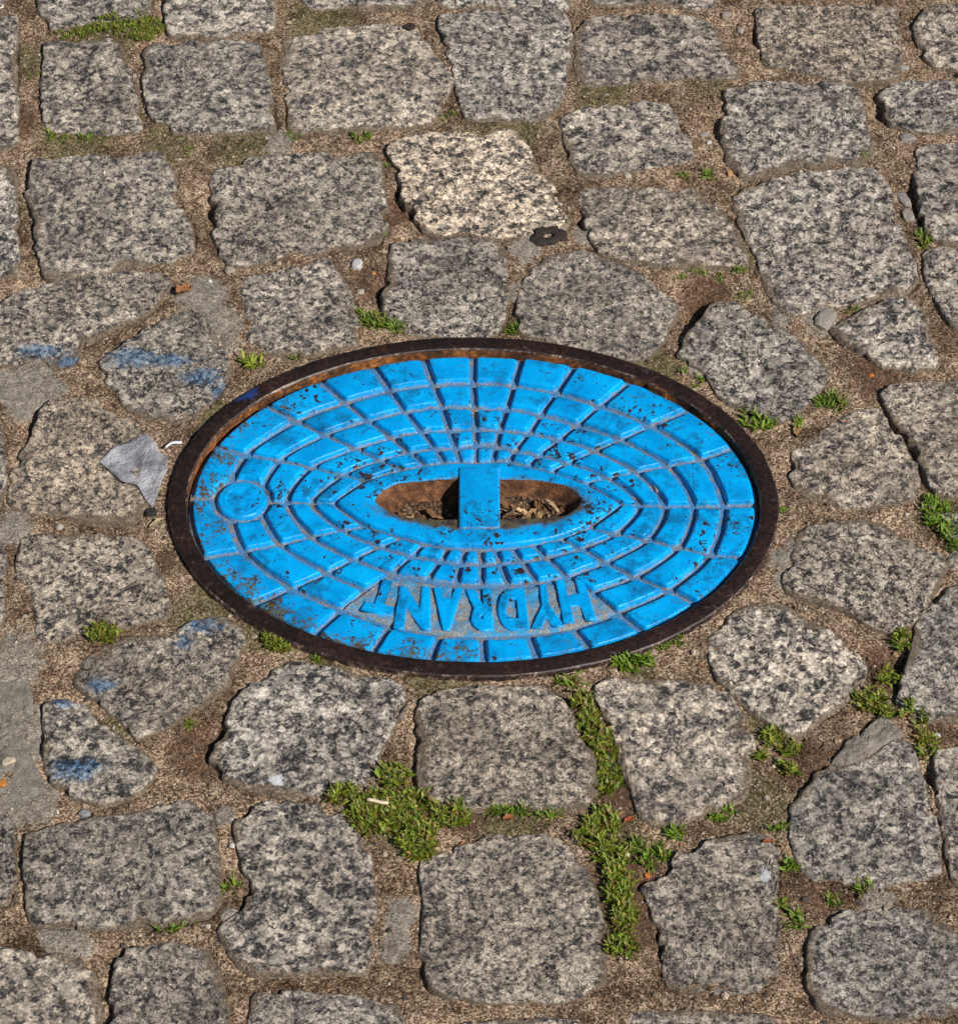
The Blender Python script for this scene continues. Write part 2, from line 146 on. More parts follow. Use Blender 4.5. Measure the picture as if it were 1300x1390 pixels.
PLANTS = [
    ('moss_patch', 'bright green moss cushion filling the joint at the top left corner', 'moss', [(-307.2,551.2,18.4,9.6,260),(-278.7,547.4,15.9,17.3,330),(-326.4,545.4,9.8,7.7,90),(-346.2,539.6,9.8,5.8,30)], 5, 0.5, 0, 0),
    ('grass_tuft', "low row of green sprigs under the second row's leftmost full cobblestone", 'grass', [(-340.8,411.3,10.6,6.3,34),(-314.2,412.2,5.9,6.3,22),(-302.2,409.5,3.5,5.4,12)], 6, 0.6, 0, 0),
    ('grass_tuft', 'small green sprig in the joint left of the tufts above the pale stone', 'grass', [(-148.2,412.2,8.3,6.3,30)], 6, 0.6, 0, 0),
    ('grass_tuft', "upright green sprig in the joint above the pale stone's upper left corner", 'grass', [(-93.7,412.2,6.5,7.2,28)], 8, 0.45, 0, 0),
    ('grass_tuft', 'tiny green sprig in the joint just above the pale beige stone', 'grass', [(-26.3,436.6,7.1,5.5,22),(-44.6,427.5,3.6,3.6,6)], 5, 0.6, 0, 0),
    ('grass_tuft', 'faint green sprig in the sandy joint between four upper left stones', 'grass', [(-231.4,395.1,5.3,4.5,12)], 5, 0.6, 0, 0),
    ('grass_tuft', "spiky light green tuft with long blades above the frame's upper left rim", 'grass', [(-168.7,156.0,8.3,6.3,26)], 15, 0.5, 1, 1),
    ('grass_tuft', "tiny spriglet right of the spiky tuft by the frame's upper left rim", 'grass', [(-138.4,159.9,3.3,3.9,9)], 7, 0.4, 0, 0),
    ('grass_tuft', "bushy green tuft between two stones just above the frame's top left", 'grass', [(-75.5,197.2,12.3,7.2,95),(-58.6,190.8,7.8,4.8,40),(-89.8,206.8,3.4,4.0,14)], 9, 0.5, 0, 0),
    ('grass_tuft', "small green tuft touching the middle of the frame's top edge", 'grass', [(27.9,190.8,7.8,5.6,42)], 8, 0.4, 0, 0),
    ('grass_tuft', "sparse yellowish sprigs on the sand above the frame's upper right rim", 'grass', [(154.4,145.8,4.4,3.9,14),(162.1,132.6,5.5,4.6,24)], 6, 0.6, 0, 0),
    ('grass_tuft', "broad green rosette beside the frame's upper right rim", 'grass', [(206.3,89.8,11.9,8.3,80),(197.0,98.9,4.3,4.5,14)], 10, 0.55, 0, 1),
    ('grass_tuft', "green tuft between the frame's rosette and the rounded pale stone at right", 'grass', [(262.2,111.1,9.8,6.1,50),(252.6,114.9,4.4,4.6,18)], 9, 0.55, 0, 0),
    ('grass_tuft', "little sprig standing over a brown leaf right of the frame's rosette", 'grass', [(234.6,90.6,3.8,5.3,16)], 8, 0.4, 0, 0),
    ('grass_tuft', 'bright upright sprig in the deep dark joint at the right edge', 'grass', [(345.6,291.0,6.3,10.1,38)], 9, 0.4, 0, 0),
    ('grass_tuft', 'small sprig in the gravelly joint left of a tan pebble near the top', 'grass', [(185.0,364.2,5.8,5.3,24),(162.1,363.3,4.1,4.4,12)], 7, 0.5, 0, 0),
    ('grass_tuft', "scattered sprigs on the dark triangular patch of soil above the frame's right side", 'grass', [(199.0,255.9,5.7,5.0,22),(186.0,246.0,3.4,4.1,12),(167.6,251.7,5.1,4.1,14),(203.0,225.5,4.5,5.7,16),(155.9,246.0,3.4,4.9,12)], 6, 0.6, 0, 0),
    ('grass_tuft', 'tiny sprig on the grey chip between two stones at upper right', 'grass', [(282.6,212.5,4.5,4.0,14)], 6, 0.5, 0, 0),
    ('moss_patch', 'yellowish moss spot at the lower right corner of an upper right stone', 'moss', [(306.1,385.4,6.5,3.5,40)], 4, 0.6, 0, 0),
    ('moss_patch', "large bright green leafy mat at the right edge beside the oval lid's level", 'moss', [(327.9,0.1,9.5,12.9,150),(337.1,-24.8,7.3,15.5,150),(324.4,7.3,5.3,10.0,50)], 9, 0.55, 0, 1),
    ('grass_tuft', "tiny sprig touching the frame's right end", 'grass', [(217.9,0.1,2.6,5.0,10)], 5, 0.5, 0, 0),
    ('moss_patch', "yellow green moss cushion between two stones left of the frame's lower left", 'moss', [(-260.7,-114.2,10.7,7.3,200)], 6, 0.4, 0, 0),
    ('moss_patch', "green moss cushion below the frame's lower left rim", 'moss', [(-137.8,-119.6,10.2,8.7,190)], 6, 0.4, 0, 0),
    ('grass_tuft', "tiny sprig right of the moss cushion below the frame's lower left rim", 'grass', [(-110.3,-134.2,4.1,3.3,16)], 6, 0.6, 0, 0),
    ('grass_tuft', "broad leaved green tuft under the frame's lower right rim", 'grass', [(100.4,-139.5,10.1,7.2,95),(116.7,-137.5,5.1,4.6,30)], 11, 0.5, 0, 1),
    ('grass_tuft', "thin sprigs against the frame's lower right rim above the broad leaved tuft", 'grass', [(126.5,-121.6,4.6,5.3,22),(138.9,-118.9,3.1,4.0,12)], 7, 0.5, 0, 0),
    ('grass_tuft', 'two tiny sprigs on the sand between the blue stained stones at lower left', 'grass', [(-206.1,-185.0,3.5,2.6,12),(-196.2,-190.7,4.0,3.2,14)], 7, 0.7, 0, 0),
    ('moss_patch', 'largest bright green leafy mat at the junction of stones below the lid', 'moss', [(-64.3,-269.2,18.5,17.0,460),(-43.9,-264.4,12.7,14.6,200),(-39.7,-291.6,12.5,16.7,220),(-88.1,-255.2,11.7,6.1,80),(-56.6,-238.5,8.8,8.7,80),(-20.4,-271.7,14.6,8.5,140),(-77.8,-275.3,8.7,12.1,90)], 8, 0.6, 0, 0),
    ('grass_tuft', 'row of small green and rusty sprigs under the stone below the lid', 'grass', [(10.7,-263.1,7.8,4.9,50),(24.4,-264.4,9.7,5.5,50),(41.4,-269.2,7.8,4.2,36),(51.2,-267.4,4.9,4.2,20)], 8, 0.6, 0, 0),
    ('moss_patch', "upper stretch of leafy green growth in the vertical joint below the lid's right half", 'moss', [(70.2,-176.6,7.0,9.0,60),(74.8,-195.8,8.0,12.7,130),(84.3,-214.8,6.9,13.8,120),(86.1,-239.8,7.8,13.6,120)], 8, 0.6, 0, 0),
    ('grass_tuft', 'flat star shaped sprig at the head of the green vertical joint', 'grass', [(63.1,-157.2,8.1,5.2,26)], 10, 0.8, 0, 0),
    ('moss_patch', 'lower stretch of leafy green growth beside the bottom middle stone', 'moss', [(80.2,-276.5,10.7,10.9,150),(72.6,-288.6,9.7,8.4,70),(86.7,-303.5,9.6,11.9,110),(89.9,-327.1,8.6,16.4,190),(93.8,-356.1,6.6,13.8,150),(91.8,-376.1,9.4,7.9,90)], 8, 0.6, 0, 0),
    ('moss_patch', 'patch of green sprigs along the dark edge of the right edge stone', 'moss', [(292.0,-118.9,5.6,8.0,60),(280.3,-153.9,8.1,6.5,50),(266.1,-173.4,10.0,9.0,90),(275.0,-186.2,5.0,5.1,26)], 8, 0.6, 0, 0),
    ('moss_patch', 'cluster of green sprigs below the rounded stone at lower right', 'moss', [(196.3,-205.3,4.5,5.7,40),(208.2,-213.5,6.9,5.0,50),(207.1,-230.5,6.4,5.0,40),(190.4,-221.1,3.9,3.1,16),(201.5,-202.2,5.0,3.8,30)], 8, 0.6, 0, 0),
    ('grass_tuft', 'bright sprig in the sandy joint under the stone right of the green joint', 'grass', [(160.8,-269.2,8.7,5.5,50)], 9, 0.65, 0, 1),
    ('grass_tuft', 'dark green rosette left of the bright sprig under the same stone', 'grass', [(131.0,-282.5,7.3,6.0,44)], 9, 0.65, 0, 1),
    ('grass_tuft', 'ragged sprigs at the upper left corner of the white spotted stone', 'grass', [(113.2,-303.5,8.7,8.3,70),(103.8,-297.5,4.8,7.1,30)], 9, 0.6, 0, 0),
    ('grass_tuft', 'tuft in the joint right of the white spotted stone', 'grass', [(202.8,-311.2,6.7,5.9,52),(196.5,-282.5,3.9,4.8,18)], 9, 0.6, 0, 1),
    ('grass_tuft', 'sparse sprigs below the tuft beside the white spotted stone', 'grass', [(202.8,-354.4,6.6,5.7,30),(195.1,-341.7,2.8,5.2,14)], 9, 0.6, 0, 0),
    ('grass_tuft', 'small sprig under the dark squarish stone at lower right', 'grass', [(249.5,-328.9,4.3,4.1,22)], 8, 0.6, 0, 0),
    ('grass_tuft', 'second small sprig under the dark squarish stone, further left', 'grass', [(227.1,-340.5,4.7,4.1,24)], 8, 0.6, 0, 0),
    ('moss_patch', 'green sprigs in the joint above the bottom right edge stone', 'moss', [(301.6,-211.7,5.9,11.3,70),(291.4,-181.7,4.0,5.8,26),(299.4,-192.6,4.0,6.4,26)], 7, 0.6, 0, 0),
    ('grass_tuft', 'low reddish green sprigs below the dark bottom left stone', 'grass', [(-198.7,-360.1,7.6,4.0,24),(-187.5,-350.4,3.3,4.0,14)], 8, 0.6, 0, 0),
    ('grass_tuft', 'tiny sprig in the joint right of the dark bottom left stone', 'grass', [(-160.7,-327.1,4.3,4.1,16)], 7, 0.7, 0, 0),
    ('grass_tuft', 'tiny sprig beside the notch left of the pale beige stone', 'grass', [(-72.8,375.6,3.5,4.4,12)], 5, 0.5, 0, 0),
    ('grass_tuft', 'tiny sprig at the lower left corner below the pale beige stone', 'grass', [(-73.6,297.8,3.4,5.1,12)], 6, 0.5, 0, 0),
    ('grass_tuft', "tiny green sprig beside the frame's notch at far upper left", 'grass', [(-366.0,490.3,5.4,4.7,14)], 5, 0.5, 0, 0),
]
MORTAR = [(-211,220,22,32),(-195,188,19,27),(-341,133,27,39),(-323,122,19,27),(-320,-138,23,30),(-313,-203,25,32),(-293,-262,17,21),(-305,-259,20,24),(37,278,13,18),(28,229,9,13),(83,299,11,17),(-50,-351,12,15),(-53,-377,12,15),(258,200,12,18),(257,-339,13,16),(-168,-271,8,10),(-160,-351,7,8),(228,-33,12,15),(217,-64,10,14),(-264,-368,19,23),(230,204,11,16),(-58,-181,9,12),(-334,-15,16,21),(49,338,9,14),(214,-43,9,13),(166,149,10,14),(-160,404,12,18)]
HUMUS = [(-200,282,13,18),(-64,325,15,22),(-82,241,17,25),(175,224,24,34),(-372,431,17,25),(-188,-216,24,30),(88,-256,22,28),(96,-319,29,35),(104,-354,24,29),(222,-228,20,25),(278,-145,20,26),(220,-328,19,23),(297,141,22,31),(342,325,13,19),(-222,-43,9,13),(-267,260,12,18),(-44,-259,20,24),(193,-331,14,17),(-86,287,11,17),(308,-203,15,19),(-10,-271,15,18),(332,-15,16,21)]
MOSSY = [(-371,510,16,25),(-325,404,35,54),(-249,408,24,36),(-189,404,30,45),(-359,329,9,14),(-275,445,10,15),(-129,563,37,58),(-55,500,15,24),(102,468,30,46),(24,426,36,54),(205,270,14,21),(132,145,22,31),(-196,102,14,19),(-186,-78,21,27),(-153,-112,16,21),(-242,-193,16,20),(19,-274,29,36),(85,-203,30,38),(88,-265,29,36),(90,-354,28,34),(186,-259,27,34),(277,-164,20,26),(190,-190,11,14),(111,-148,15,20),(-206,-95,13,17),(-313,548,37,58),(-58,-271,29,36),(330,-1,21,29),(327,491,18,28),(188,491,24,37),(-25,-148,30,39),(-102,-132,20,26)]
GAPS = [(81,312,6,9),(-210,329,8,12),(-61,338,10,16),(-73,229,8,11),(163,204,15,21),(345,346,9,14),(291,-142,13,17),(192,426,8,13),(233,538,6,10),(-174,-209,9,11),(-293,-209,6,8),(211,-209,10,13),(199,-313,8,9),(84,-234,10,12),(301,-234,7,9),(-326,95,8,11),(326,445,7,11)]
PAINT = [(-260,157,23,13),(-235,155,28,9),(-206,137,20,11),(-192,122,10,11),(-327,164,24,9),(-307,155,13,7),(-192,-108,18,9),(-204,-122,8,9),(-257,-161,13,8),(-268,-234,21,11),(-283,-177,14,6)]
WHITE = [(186,-320,5,8),(-134,-242,8,4),(245,-110,4,3),(-243,114,1,1)]
SLOT = [(-74.3,12.1),(-69.7,21.5),(-59.7,29.5),(-42.7,32.4),(-21.4,33.9),(0.0,34.6),(21.4,33.9),(45.4,32.4),(61.3,28.1),(70.2,20.8),(72.7,11.4),(66.7,2.0),(55.5,-3.7),(26.4,-5.1),(0.0,-5.8),(-26.4,-5.8),(-50.2,-3.7),(-64.5,2.0)]
LETTERS = [('T',(-64.4,-62.5),(-72.0,-93.3),21),('N',(-45.1,-68.0),(-46.6,-107.5),24),('A',(-21.8,-69.4),(-22.5,-108.8),23),('R',(-1.0,-70.8),(-1.0,-109.5),20),('D',(22.3,-70.1),(23.6,-108.8),21),('Y',(44.6,-66.0),(47.7,-106.2),22),('H',(63.4,-61.2),(70.3,-100.8),22)]
PATCHES = [[(236.0,-225.1),(247.9,-211.3),(272.0,-189.8),(280.5,-196.1),(283.3,-203.8),(262.2,-218.9),(246.7,-226.4)],[(-209.5,212.8),(-197.7,234.0),(-186.6,237.3),(-179.4,207.2),(-176.3,177.6),(-187.6,171.3),(-199.7,188.7)],[(-340.4,-132.5),(-309.0,-142.4),(-298.6,-178.2),(-293.9,-228.9),(-283.3,-258.5),(-287.3,-268.3),(-306.9,-267.1),(-325.3,-253.6)],[(-363.4,141.5),(-330.9,147.7),(-316.6,141.5),(-322.9,120.6),(-334.0,93.9),(-349.7,87.9),(-359.3,101.5)]]
PEBBLES = [
    ((-93.9, 260.6), 12, 9, 6, 80, (0.62, 0.6, 0.6), 'pebble', 'square white pebble in the gravelly joint left of the dark stone above the lid', 'pebble'),
    ((-81.2, 252.3), 4, 3.4, 3, 0, (0.6, 0.28, 0.08), 'pebble', 'tiny orange pebble right of the square white pebble', 'pebble'),
    ((199.1, 366.5), 6.5, 4.5, 4, 70, (0.62, 0.33, 0.12), 'pebble', 'tan orange pebble at the lower left corner of an upper right stone', 'pebble'),
    ((293.1, 142.5), 5, 4.5, 3.5, 0, (0.6, 0.22, 0.04), 'pebble', 'orange pebble in the joint right of the wedge shaped upper right stone', 'pebble'),
    ((95.0, -300.7), 8.5, 6.5, 5, 120, (0.66, 0.56, 0.38), 'pebble', 'cream pebble in the green joint beside the bottom middle stone', 'pebble'),
    ((109.3, -319.0), 4.6, 4.2, 3.5, 0, (0.62, 0.2, 0.05), 'pebble', 'orange red pebble at the left corner of the white spotted stone', 'pebble'),
    ((184.6, 404.7), 4.4, 4, 3.5, 0, (0.72, 0.7, 0.66), 'pebble', 'small round white pebble in the gravelly joint near the top right', 'pebble'),
    ((-317.5, -244.9), 6, 7, 4, 0, (0.62, 0.24, 0.04), 'pebble', 'orange pebble at the left edge on the grey mortar', 'pebble'),
    ((-315.0, -226.2), 11, 7, 4, 30, (0.58, 0.48, 0.36), 'pebble', 'flat cream pebble set in the mortar at the left edge', 'pebble'),
    ((-260.6, -268.8), 9, 6, 5, 10, (0.3, 0.31, 0.32), 'pebble', 'grey stone chip above the dark bottom left stone', 'pebble'),
    ((-258.1, 543.2), 7, 6, 5, 20, (0.34, 0.31, 0.28), 'pebble', 'grey pebble right of the top left moss cushion', 'pebble'),
    ((-235.4, 1.3), 9.5, 10, 6, 10, (0.035, 0.033, 0.032), 'pebble', "black pebble between the frame's left end and the plastic scrap", 'pebble'),
    ((-255.8, 499.4), 4, 4, 3, 0, (0.5, 0.45, 0.4), 'pebble', 'pale pebble right of the moss under the top left stones', 'pebble'),
    ((180.9, 415.5), 9, 6, 5, 40, (0.38, 0.33, 0.29), 'pebble', 'pinkish grey chip in the gravelly joint near the top right', 'pebble'),
    ((206.6, 567.5), 10, 7, 5, 30, (0.36, 0.32, 0.28), 'pebble', 'large grey chip in the top right gravelly joint', 'pebble'),
    ((217.8, 546.1), 8, 6, 5, 60, (0.42, 0.38, 0.34), 'pebble', 'pale chip at the bottom of the top right gravelly joint', 'pebble'),
    ((349.7, 498.5), 9, 6, 4, 0, (0.42, 0.4, 0.38), 'pebble', 'light grey chip between two stones at the top right edge', 'pebble'),
    ((344.9, 411.0), 15, 10, 6, 10, (0.33, 0.3, 0.27), 'pebble', 'flat rounded grey chip under the narrow stone at the right edge', 'pebble'),
    ((334.9, 339.5), 20, 9, 7, 115, (0.35, 0.31, 0.28), 'pebble', 'long grey chip wedged in the deep dark joint at right', 'pebble'),
    ((336.5, 318.8), 17, 10, 7, 100, (0.36, 0.32, 0.27), 'pebble', 'lower grey chip wedged in the deep dark joint at right', 'pebble'),
    ((263.0, 198.6), 24, 16, 8, 60, (0.36, 0.32, 0.28), 'pebble', 'wedge of pale stone between two upper right cobbles', 'pebble'),
    ((325.4, 35.4), 9, 8, 5, 0, (0.4, 0.41, 0.42), 'pebble', 'bluish grey chip right of the rounded pale stone', 'pebble'),
    ((309.5, -201.1), 5, 4, 3, 0, (0.62, 0.6, 0.58), 'pebble', 'tiny white pebble in the weedy joint at right below the edge stone', 'pebble'),
    ((276.6, -166.4), 4, 3.6, 3, 0, (0.72, 0.7, 0.68), 'pebble', 'small white pebble among the sprigs beside the right edge stone', 'pebble'),
    ((-161.8, -295.3), 4.4, 4, 3, 0, (0.66, 0.62, 0.58), 'pebble', 'small white pebble between the two dark bottom left stones', 'pebble'),
    ((-206.7, 242.4), 3.6, 3.4, 3, 0, (0.75, 0.73, 0.7), 'pebble', 'tiny bright white pebble right of the curled orange leaf', 'pebble'),
    ((-192.0, 253.1), 9, 7, 5, 30, (0.42, 0.36, 0.3), 'pebble', 'pale pebble at the corner right of the curled orange leaf', 'pebble'),
    ((-251.5, 85.8), 8, 6, 4, 30, (0.44, 0.38, 0.32), 'pebble', 'pale pebble above the grey plastic scrap', 'pebble'),
]
DRY_LEAVES = [
    ((-225.7, 229.9), 14, 10, 40, (0.36, 0.16, 0.06), 'curled orange brown leaf on the sand at left between three stones'),
    ((233.2, 80.4), 11, 5, 95, (0.42, 0.24, 0.11), "folded tan leaf under a sprig right of the frame's rosette"),
    ((-230.3, -10.3), 13, 4, 40, (0.55, 0.42, 0.25), "pale tan leaf sliver touching the frame's left end"),
    ((188.8, -294.8), 6, 3, 0, (0.45, 0.12, 0.04), 'small red brown leaf scrap above the white spotted stone'),
    ((66.1, -179.5), 7, 4, 15, (0.42, 0.1, 0.08), 'reddish leaf in the weeds at the head of the green joint'),
    ((19.4, -273.2), 8, 5, 20, (0.36, 0.12, 0.05), 'rusty leaf under the row of sprigs below the lid'),
    ((-10.6, -296.0), 8, 5, 70, (0.4, 0.13, 0.04), 'orange brown leaf by the top of the bottom middle stone'),
    ((98.7, -273.2), 7, 3.5, 30, (0.5, 0.1, 0.03), 'bright red leaf scrap in the green joint at lower right'),
    ((268.4, 87.9), 5, 3, 0, (0.5, 0.3, 0.2), 'tiny tan leaf crumb above the rounded pale stone'),
]
SCRAP = [(-276.2,47.5),(-263.4,62.3),(-243.9,75.8),(-235.7,65.3),(-233.0,57.9),(-225.6,51.2),(-225.8,38.0),(-229.5,21.9),(-234.0,1.7),(-240.5,11.8),(-245.6,23.4),(-258.1,27.0)]
LID_C = np.array([-4.0, 11.5])          # centre of the oval cover
FRAME_A, FRAME_B = 205.8, 152.6         # inner half axes of the frame
FRAME_W = 13.6                          # width of its rim
LID_ROT = math.radians(-0.9)

# ------------------------------------------------------------------ helpers
def _h(ix, iy, iz, seed):
    n = (ix * 374761393 + iy * 668265263 + iz * 2147483647 + seed * 1274126177) & 0xFFFFFFFF
    n = ((n ^ (n >> 13)) * 1274126177) & 0xFFFFFFFF
    n = (n ^ (n >> 16)) & 0xFFFFFFFF
    n = (n * 2246822519) & 0xFFFFFFFF
    n = n ^ (n >> 15)
    return (n & 0xFFFFFF) / float(0x7FFFFF) - 1.0

def vnoise(x, y, z, seed=0):
    x, y, z = np.broadcast_arrays(np.asarray(x, float), np.asarray(y, float), np.asarray(z, float))
    ix, iy, iz = (np.floor(a).astype(np.int64) for a in (x, y, z))
    fx, fy, fz = x - ix, y - iy, z - iz
    ux, uy, uz = (f * f * f * (f * (f * 6 - 15) + 10) for f in (fx, fy, fz))
    r = 0
    for dx in (0, 1):
        wx = ux if dx else 1 - ux
        for dy in (0, 1):
            wy = uy if dy else 1 - uy
            for dz in (0, 1):
                wz = uz if dz else 1 - uz
                r = r + wx * wy * wz * _h(ix + dx, iy + dy, iz + dz, seed)
    return r

def fbm(x, y, z=0.0, scale=10.0, octaves=3, seed=0, gain=0.5):
    a, s, f = 1.0, 0.0, 1.0 / scale
    for k in range(octaves):
        s = s + a * vnoise(x * f, y * f, np.asarray(z) * f, seed + 17 * k)
        a *= gain
        f *= 2.03
    return s

def smooth(a, b, x):
    t = np.clip((x - a) / (b - a), 0, 1)
    return t * t * (3 - 2 * t)

def blob_mask(x, y, blobs, wob=0.0):
    m = np.zeros_like(x)
    for bx, by, rx, ry in blobs:
        d = ((x - bx) / rx) ** 2 + ((y - by) / ry) ** 2
        m = np.maximum(m, np.exp(-d * 0.9))
    return m

def mesh_from(name, verts_mm, faces, mats, smooth_shade=True, attrs=None, face_mats=None):
    me = bpy.data.meshes.new(name)
    v = np.asarray(verts_mm, float) * 0.001
    if isinstance(faces, np.ndarray):
        nf, k = faces.shape
        me.vertices.add(len(v))
        me.vertices.foreach_set("co", v.astype(np.float32).ravel())
        me.loops.add(nf * k)
        me.loops.foreach_set("vertex_index", faces.astype(np.int32).ravel())
        me.polygons.add(nf)
        me.polygons.foreach_set("loop_start", np.arange(0, nf * k, k, dtype=np.int32))
        me.polygons.foreach_set("loop_total", np.full(nf, k, dtype=np.int32))
    else:
        me.from_pydata(v.tolist(), [], faces)
    for m in mats:
        me.materials.append(m)
    if face_mats is not None:
        me.polygons.foreach_set("material_index", np.asarray(face_mats, dtype=np.int32))
    me.polygons.foreach_set("use_smooth", np.full(len(me.polygons), bool(smooth_shade)))
    for k, vals in (attrs or {}).items():
        vals = np.asarray(vals, np.float32)
        if vals.ndim == 1:
            me.attributes.new(k, 'FLOAT', 'POINT').data.foreach_set("value", vals)
        else:
            c = np.ones((len(vals), 4), np.float32)
            c[:, :3] = vals
            me.attributes.new(k, 'FLOAT_COLOR', 'POINT').data.foreach_set("color", c.ravel())
    me.update(calc_edges=True)
    me.validate()
    return me

def link(name, me, parent=None, loc=(0, 0, 0), rz=0.0):
    o = bpy.data.objects.new(name, me)
    COL.objects.link(o)
    o.location = tuple(c * 0.001 for c in loc)
    o.rotation_euler = (0, 0, rz)
    if parent is not None:
        o.parent = parent
    return o

def tag(o, label, cat, group=None):
    o["label"] = label
    o["category"] = cat
    if group:
        o["group"] = group
    return o

def grid_faces(nr, na, start=0, closed=True):
    """quads of a tube of nr loops with na points each"""
    i = np.arange(nr - 1)[:, None]
    j = np.arange(na if closed else na - 1)[None, :]
    j2 = (j + 1) % na
    a = start + i * na + j
    b = start + i * na + j2
    c = start + (i + 1) * na + j2
    d = start + (i + 1) * na + j
    return np.stack([a, b, c, d], -1).reshape(-1, 4)

def catmull(pts, n, closed=True, ten=0.42):
    p = np.asarray(pts, float)
    m = len(p)
    out = []
    segs = m if closed else m - 1
    for i in range(segs):
        if closed:
            p0, p1, p2, p3 = p[(i - 1) % m], p[i], p[(i + 1) % m], p[(i + 2) % m]
        else:
            p0, p1, p2, p3 = p[max(i - 1, 0)], p[i], p[i + 1], p[min(i + 2, m - 1)]
        t = np.linspace(0, 1, n, endpoint=False)[:, None]
        # centripetal-like tension keeps corners from overshooting
        m1 = (p2 - p0) * ten
        m2 = (p3 - p1) * ten
        out.append((2 * t**3 - 3 * t**2 + 1) * p1 + (t**3 - 2 * t**2 + t) * m1 + (-2 * t**3 + 3 * t**2) * p2 + (t**3 - t**2) * m2)
    if not closed:
        out.append(p[-1:])
    return np.concatenate(out)

def inset(poly, d):
    """move every edge of a counter-clockwise outline inwards by d"""
    p = np.asarray(poly, float)
    e = np.roll(p, -1, 0) - p
    e /= np.maximum(np.linalg.norm(e, axis=1, keepdims=True), 1e-9)
    nrm = np.stack([-e[:, 1], e[:, 0]], 1)
    prev = np.roll(nrm, 1, 0)
    b = nrm + prev
    b /= np.maximum((b * b).sum(1, keepdims=True), 0.35) / 2
    return p + b * d

def chaikin(p, times=1):
    for _ in range(times):
        q = np.roll(p, -1, 0)
        p = np.stack([0.75 * p + 0.25 * q, 0.25 * p + 0.75 * q], 1).reshape(-1, 2)
    return p

def resample(p, step):
    p = np.asarray(p, float)
    q = np.vstack([p, p[:1]])
    L = np.concatenate([[0], np.cumsum(np.linalg.norm(np.diff(q, axis=0), axis=1))])
    n = max(8, int(L[-1] / step))
    t = np.linspace(0, L[-1], n, endpoint=False)
    return np.stack([np.interp(t, L, q[:, 0]), np.interp(t, L, q[:, 1])], 1)

def area(p):
    q = np.roll(p, -1, 0)
    return 0.5 * np.sum(p[:, 0] * q[:, 1] - q[:, 0] * p[:, 1])

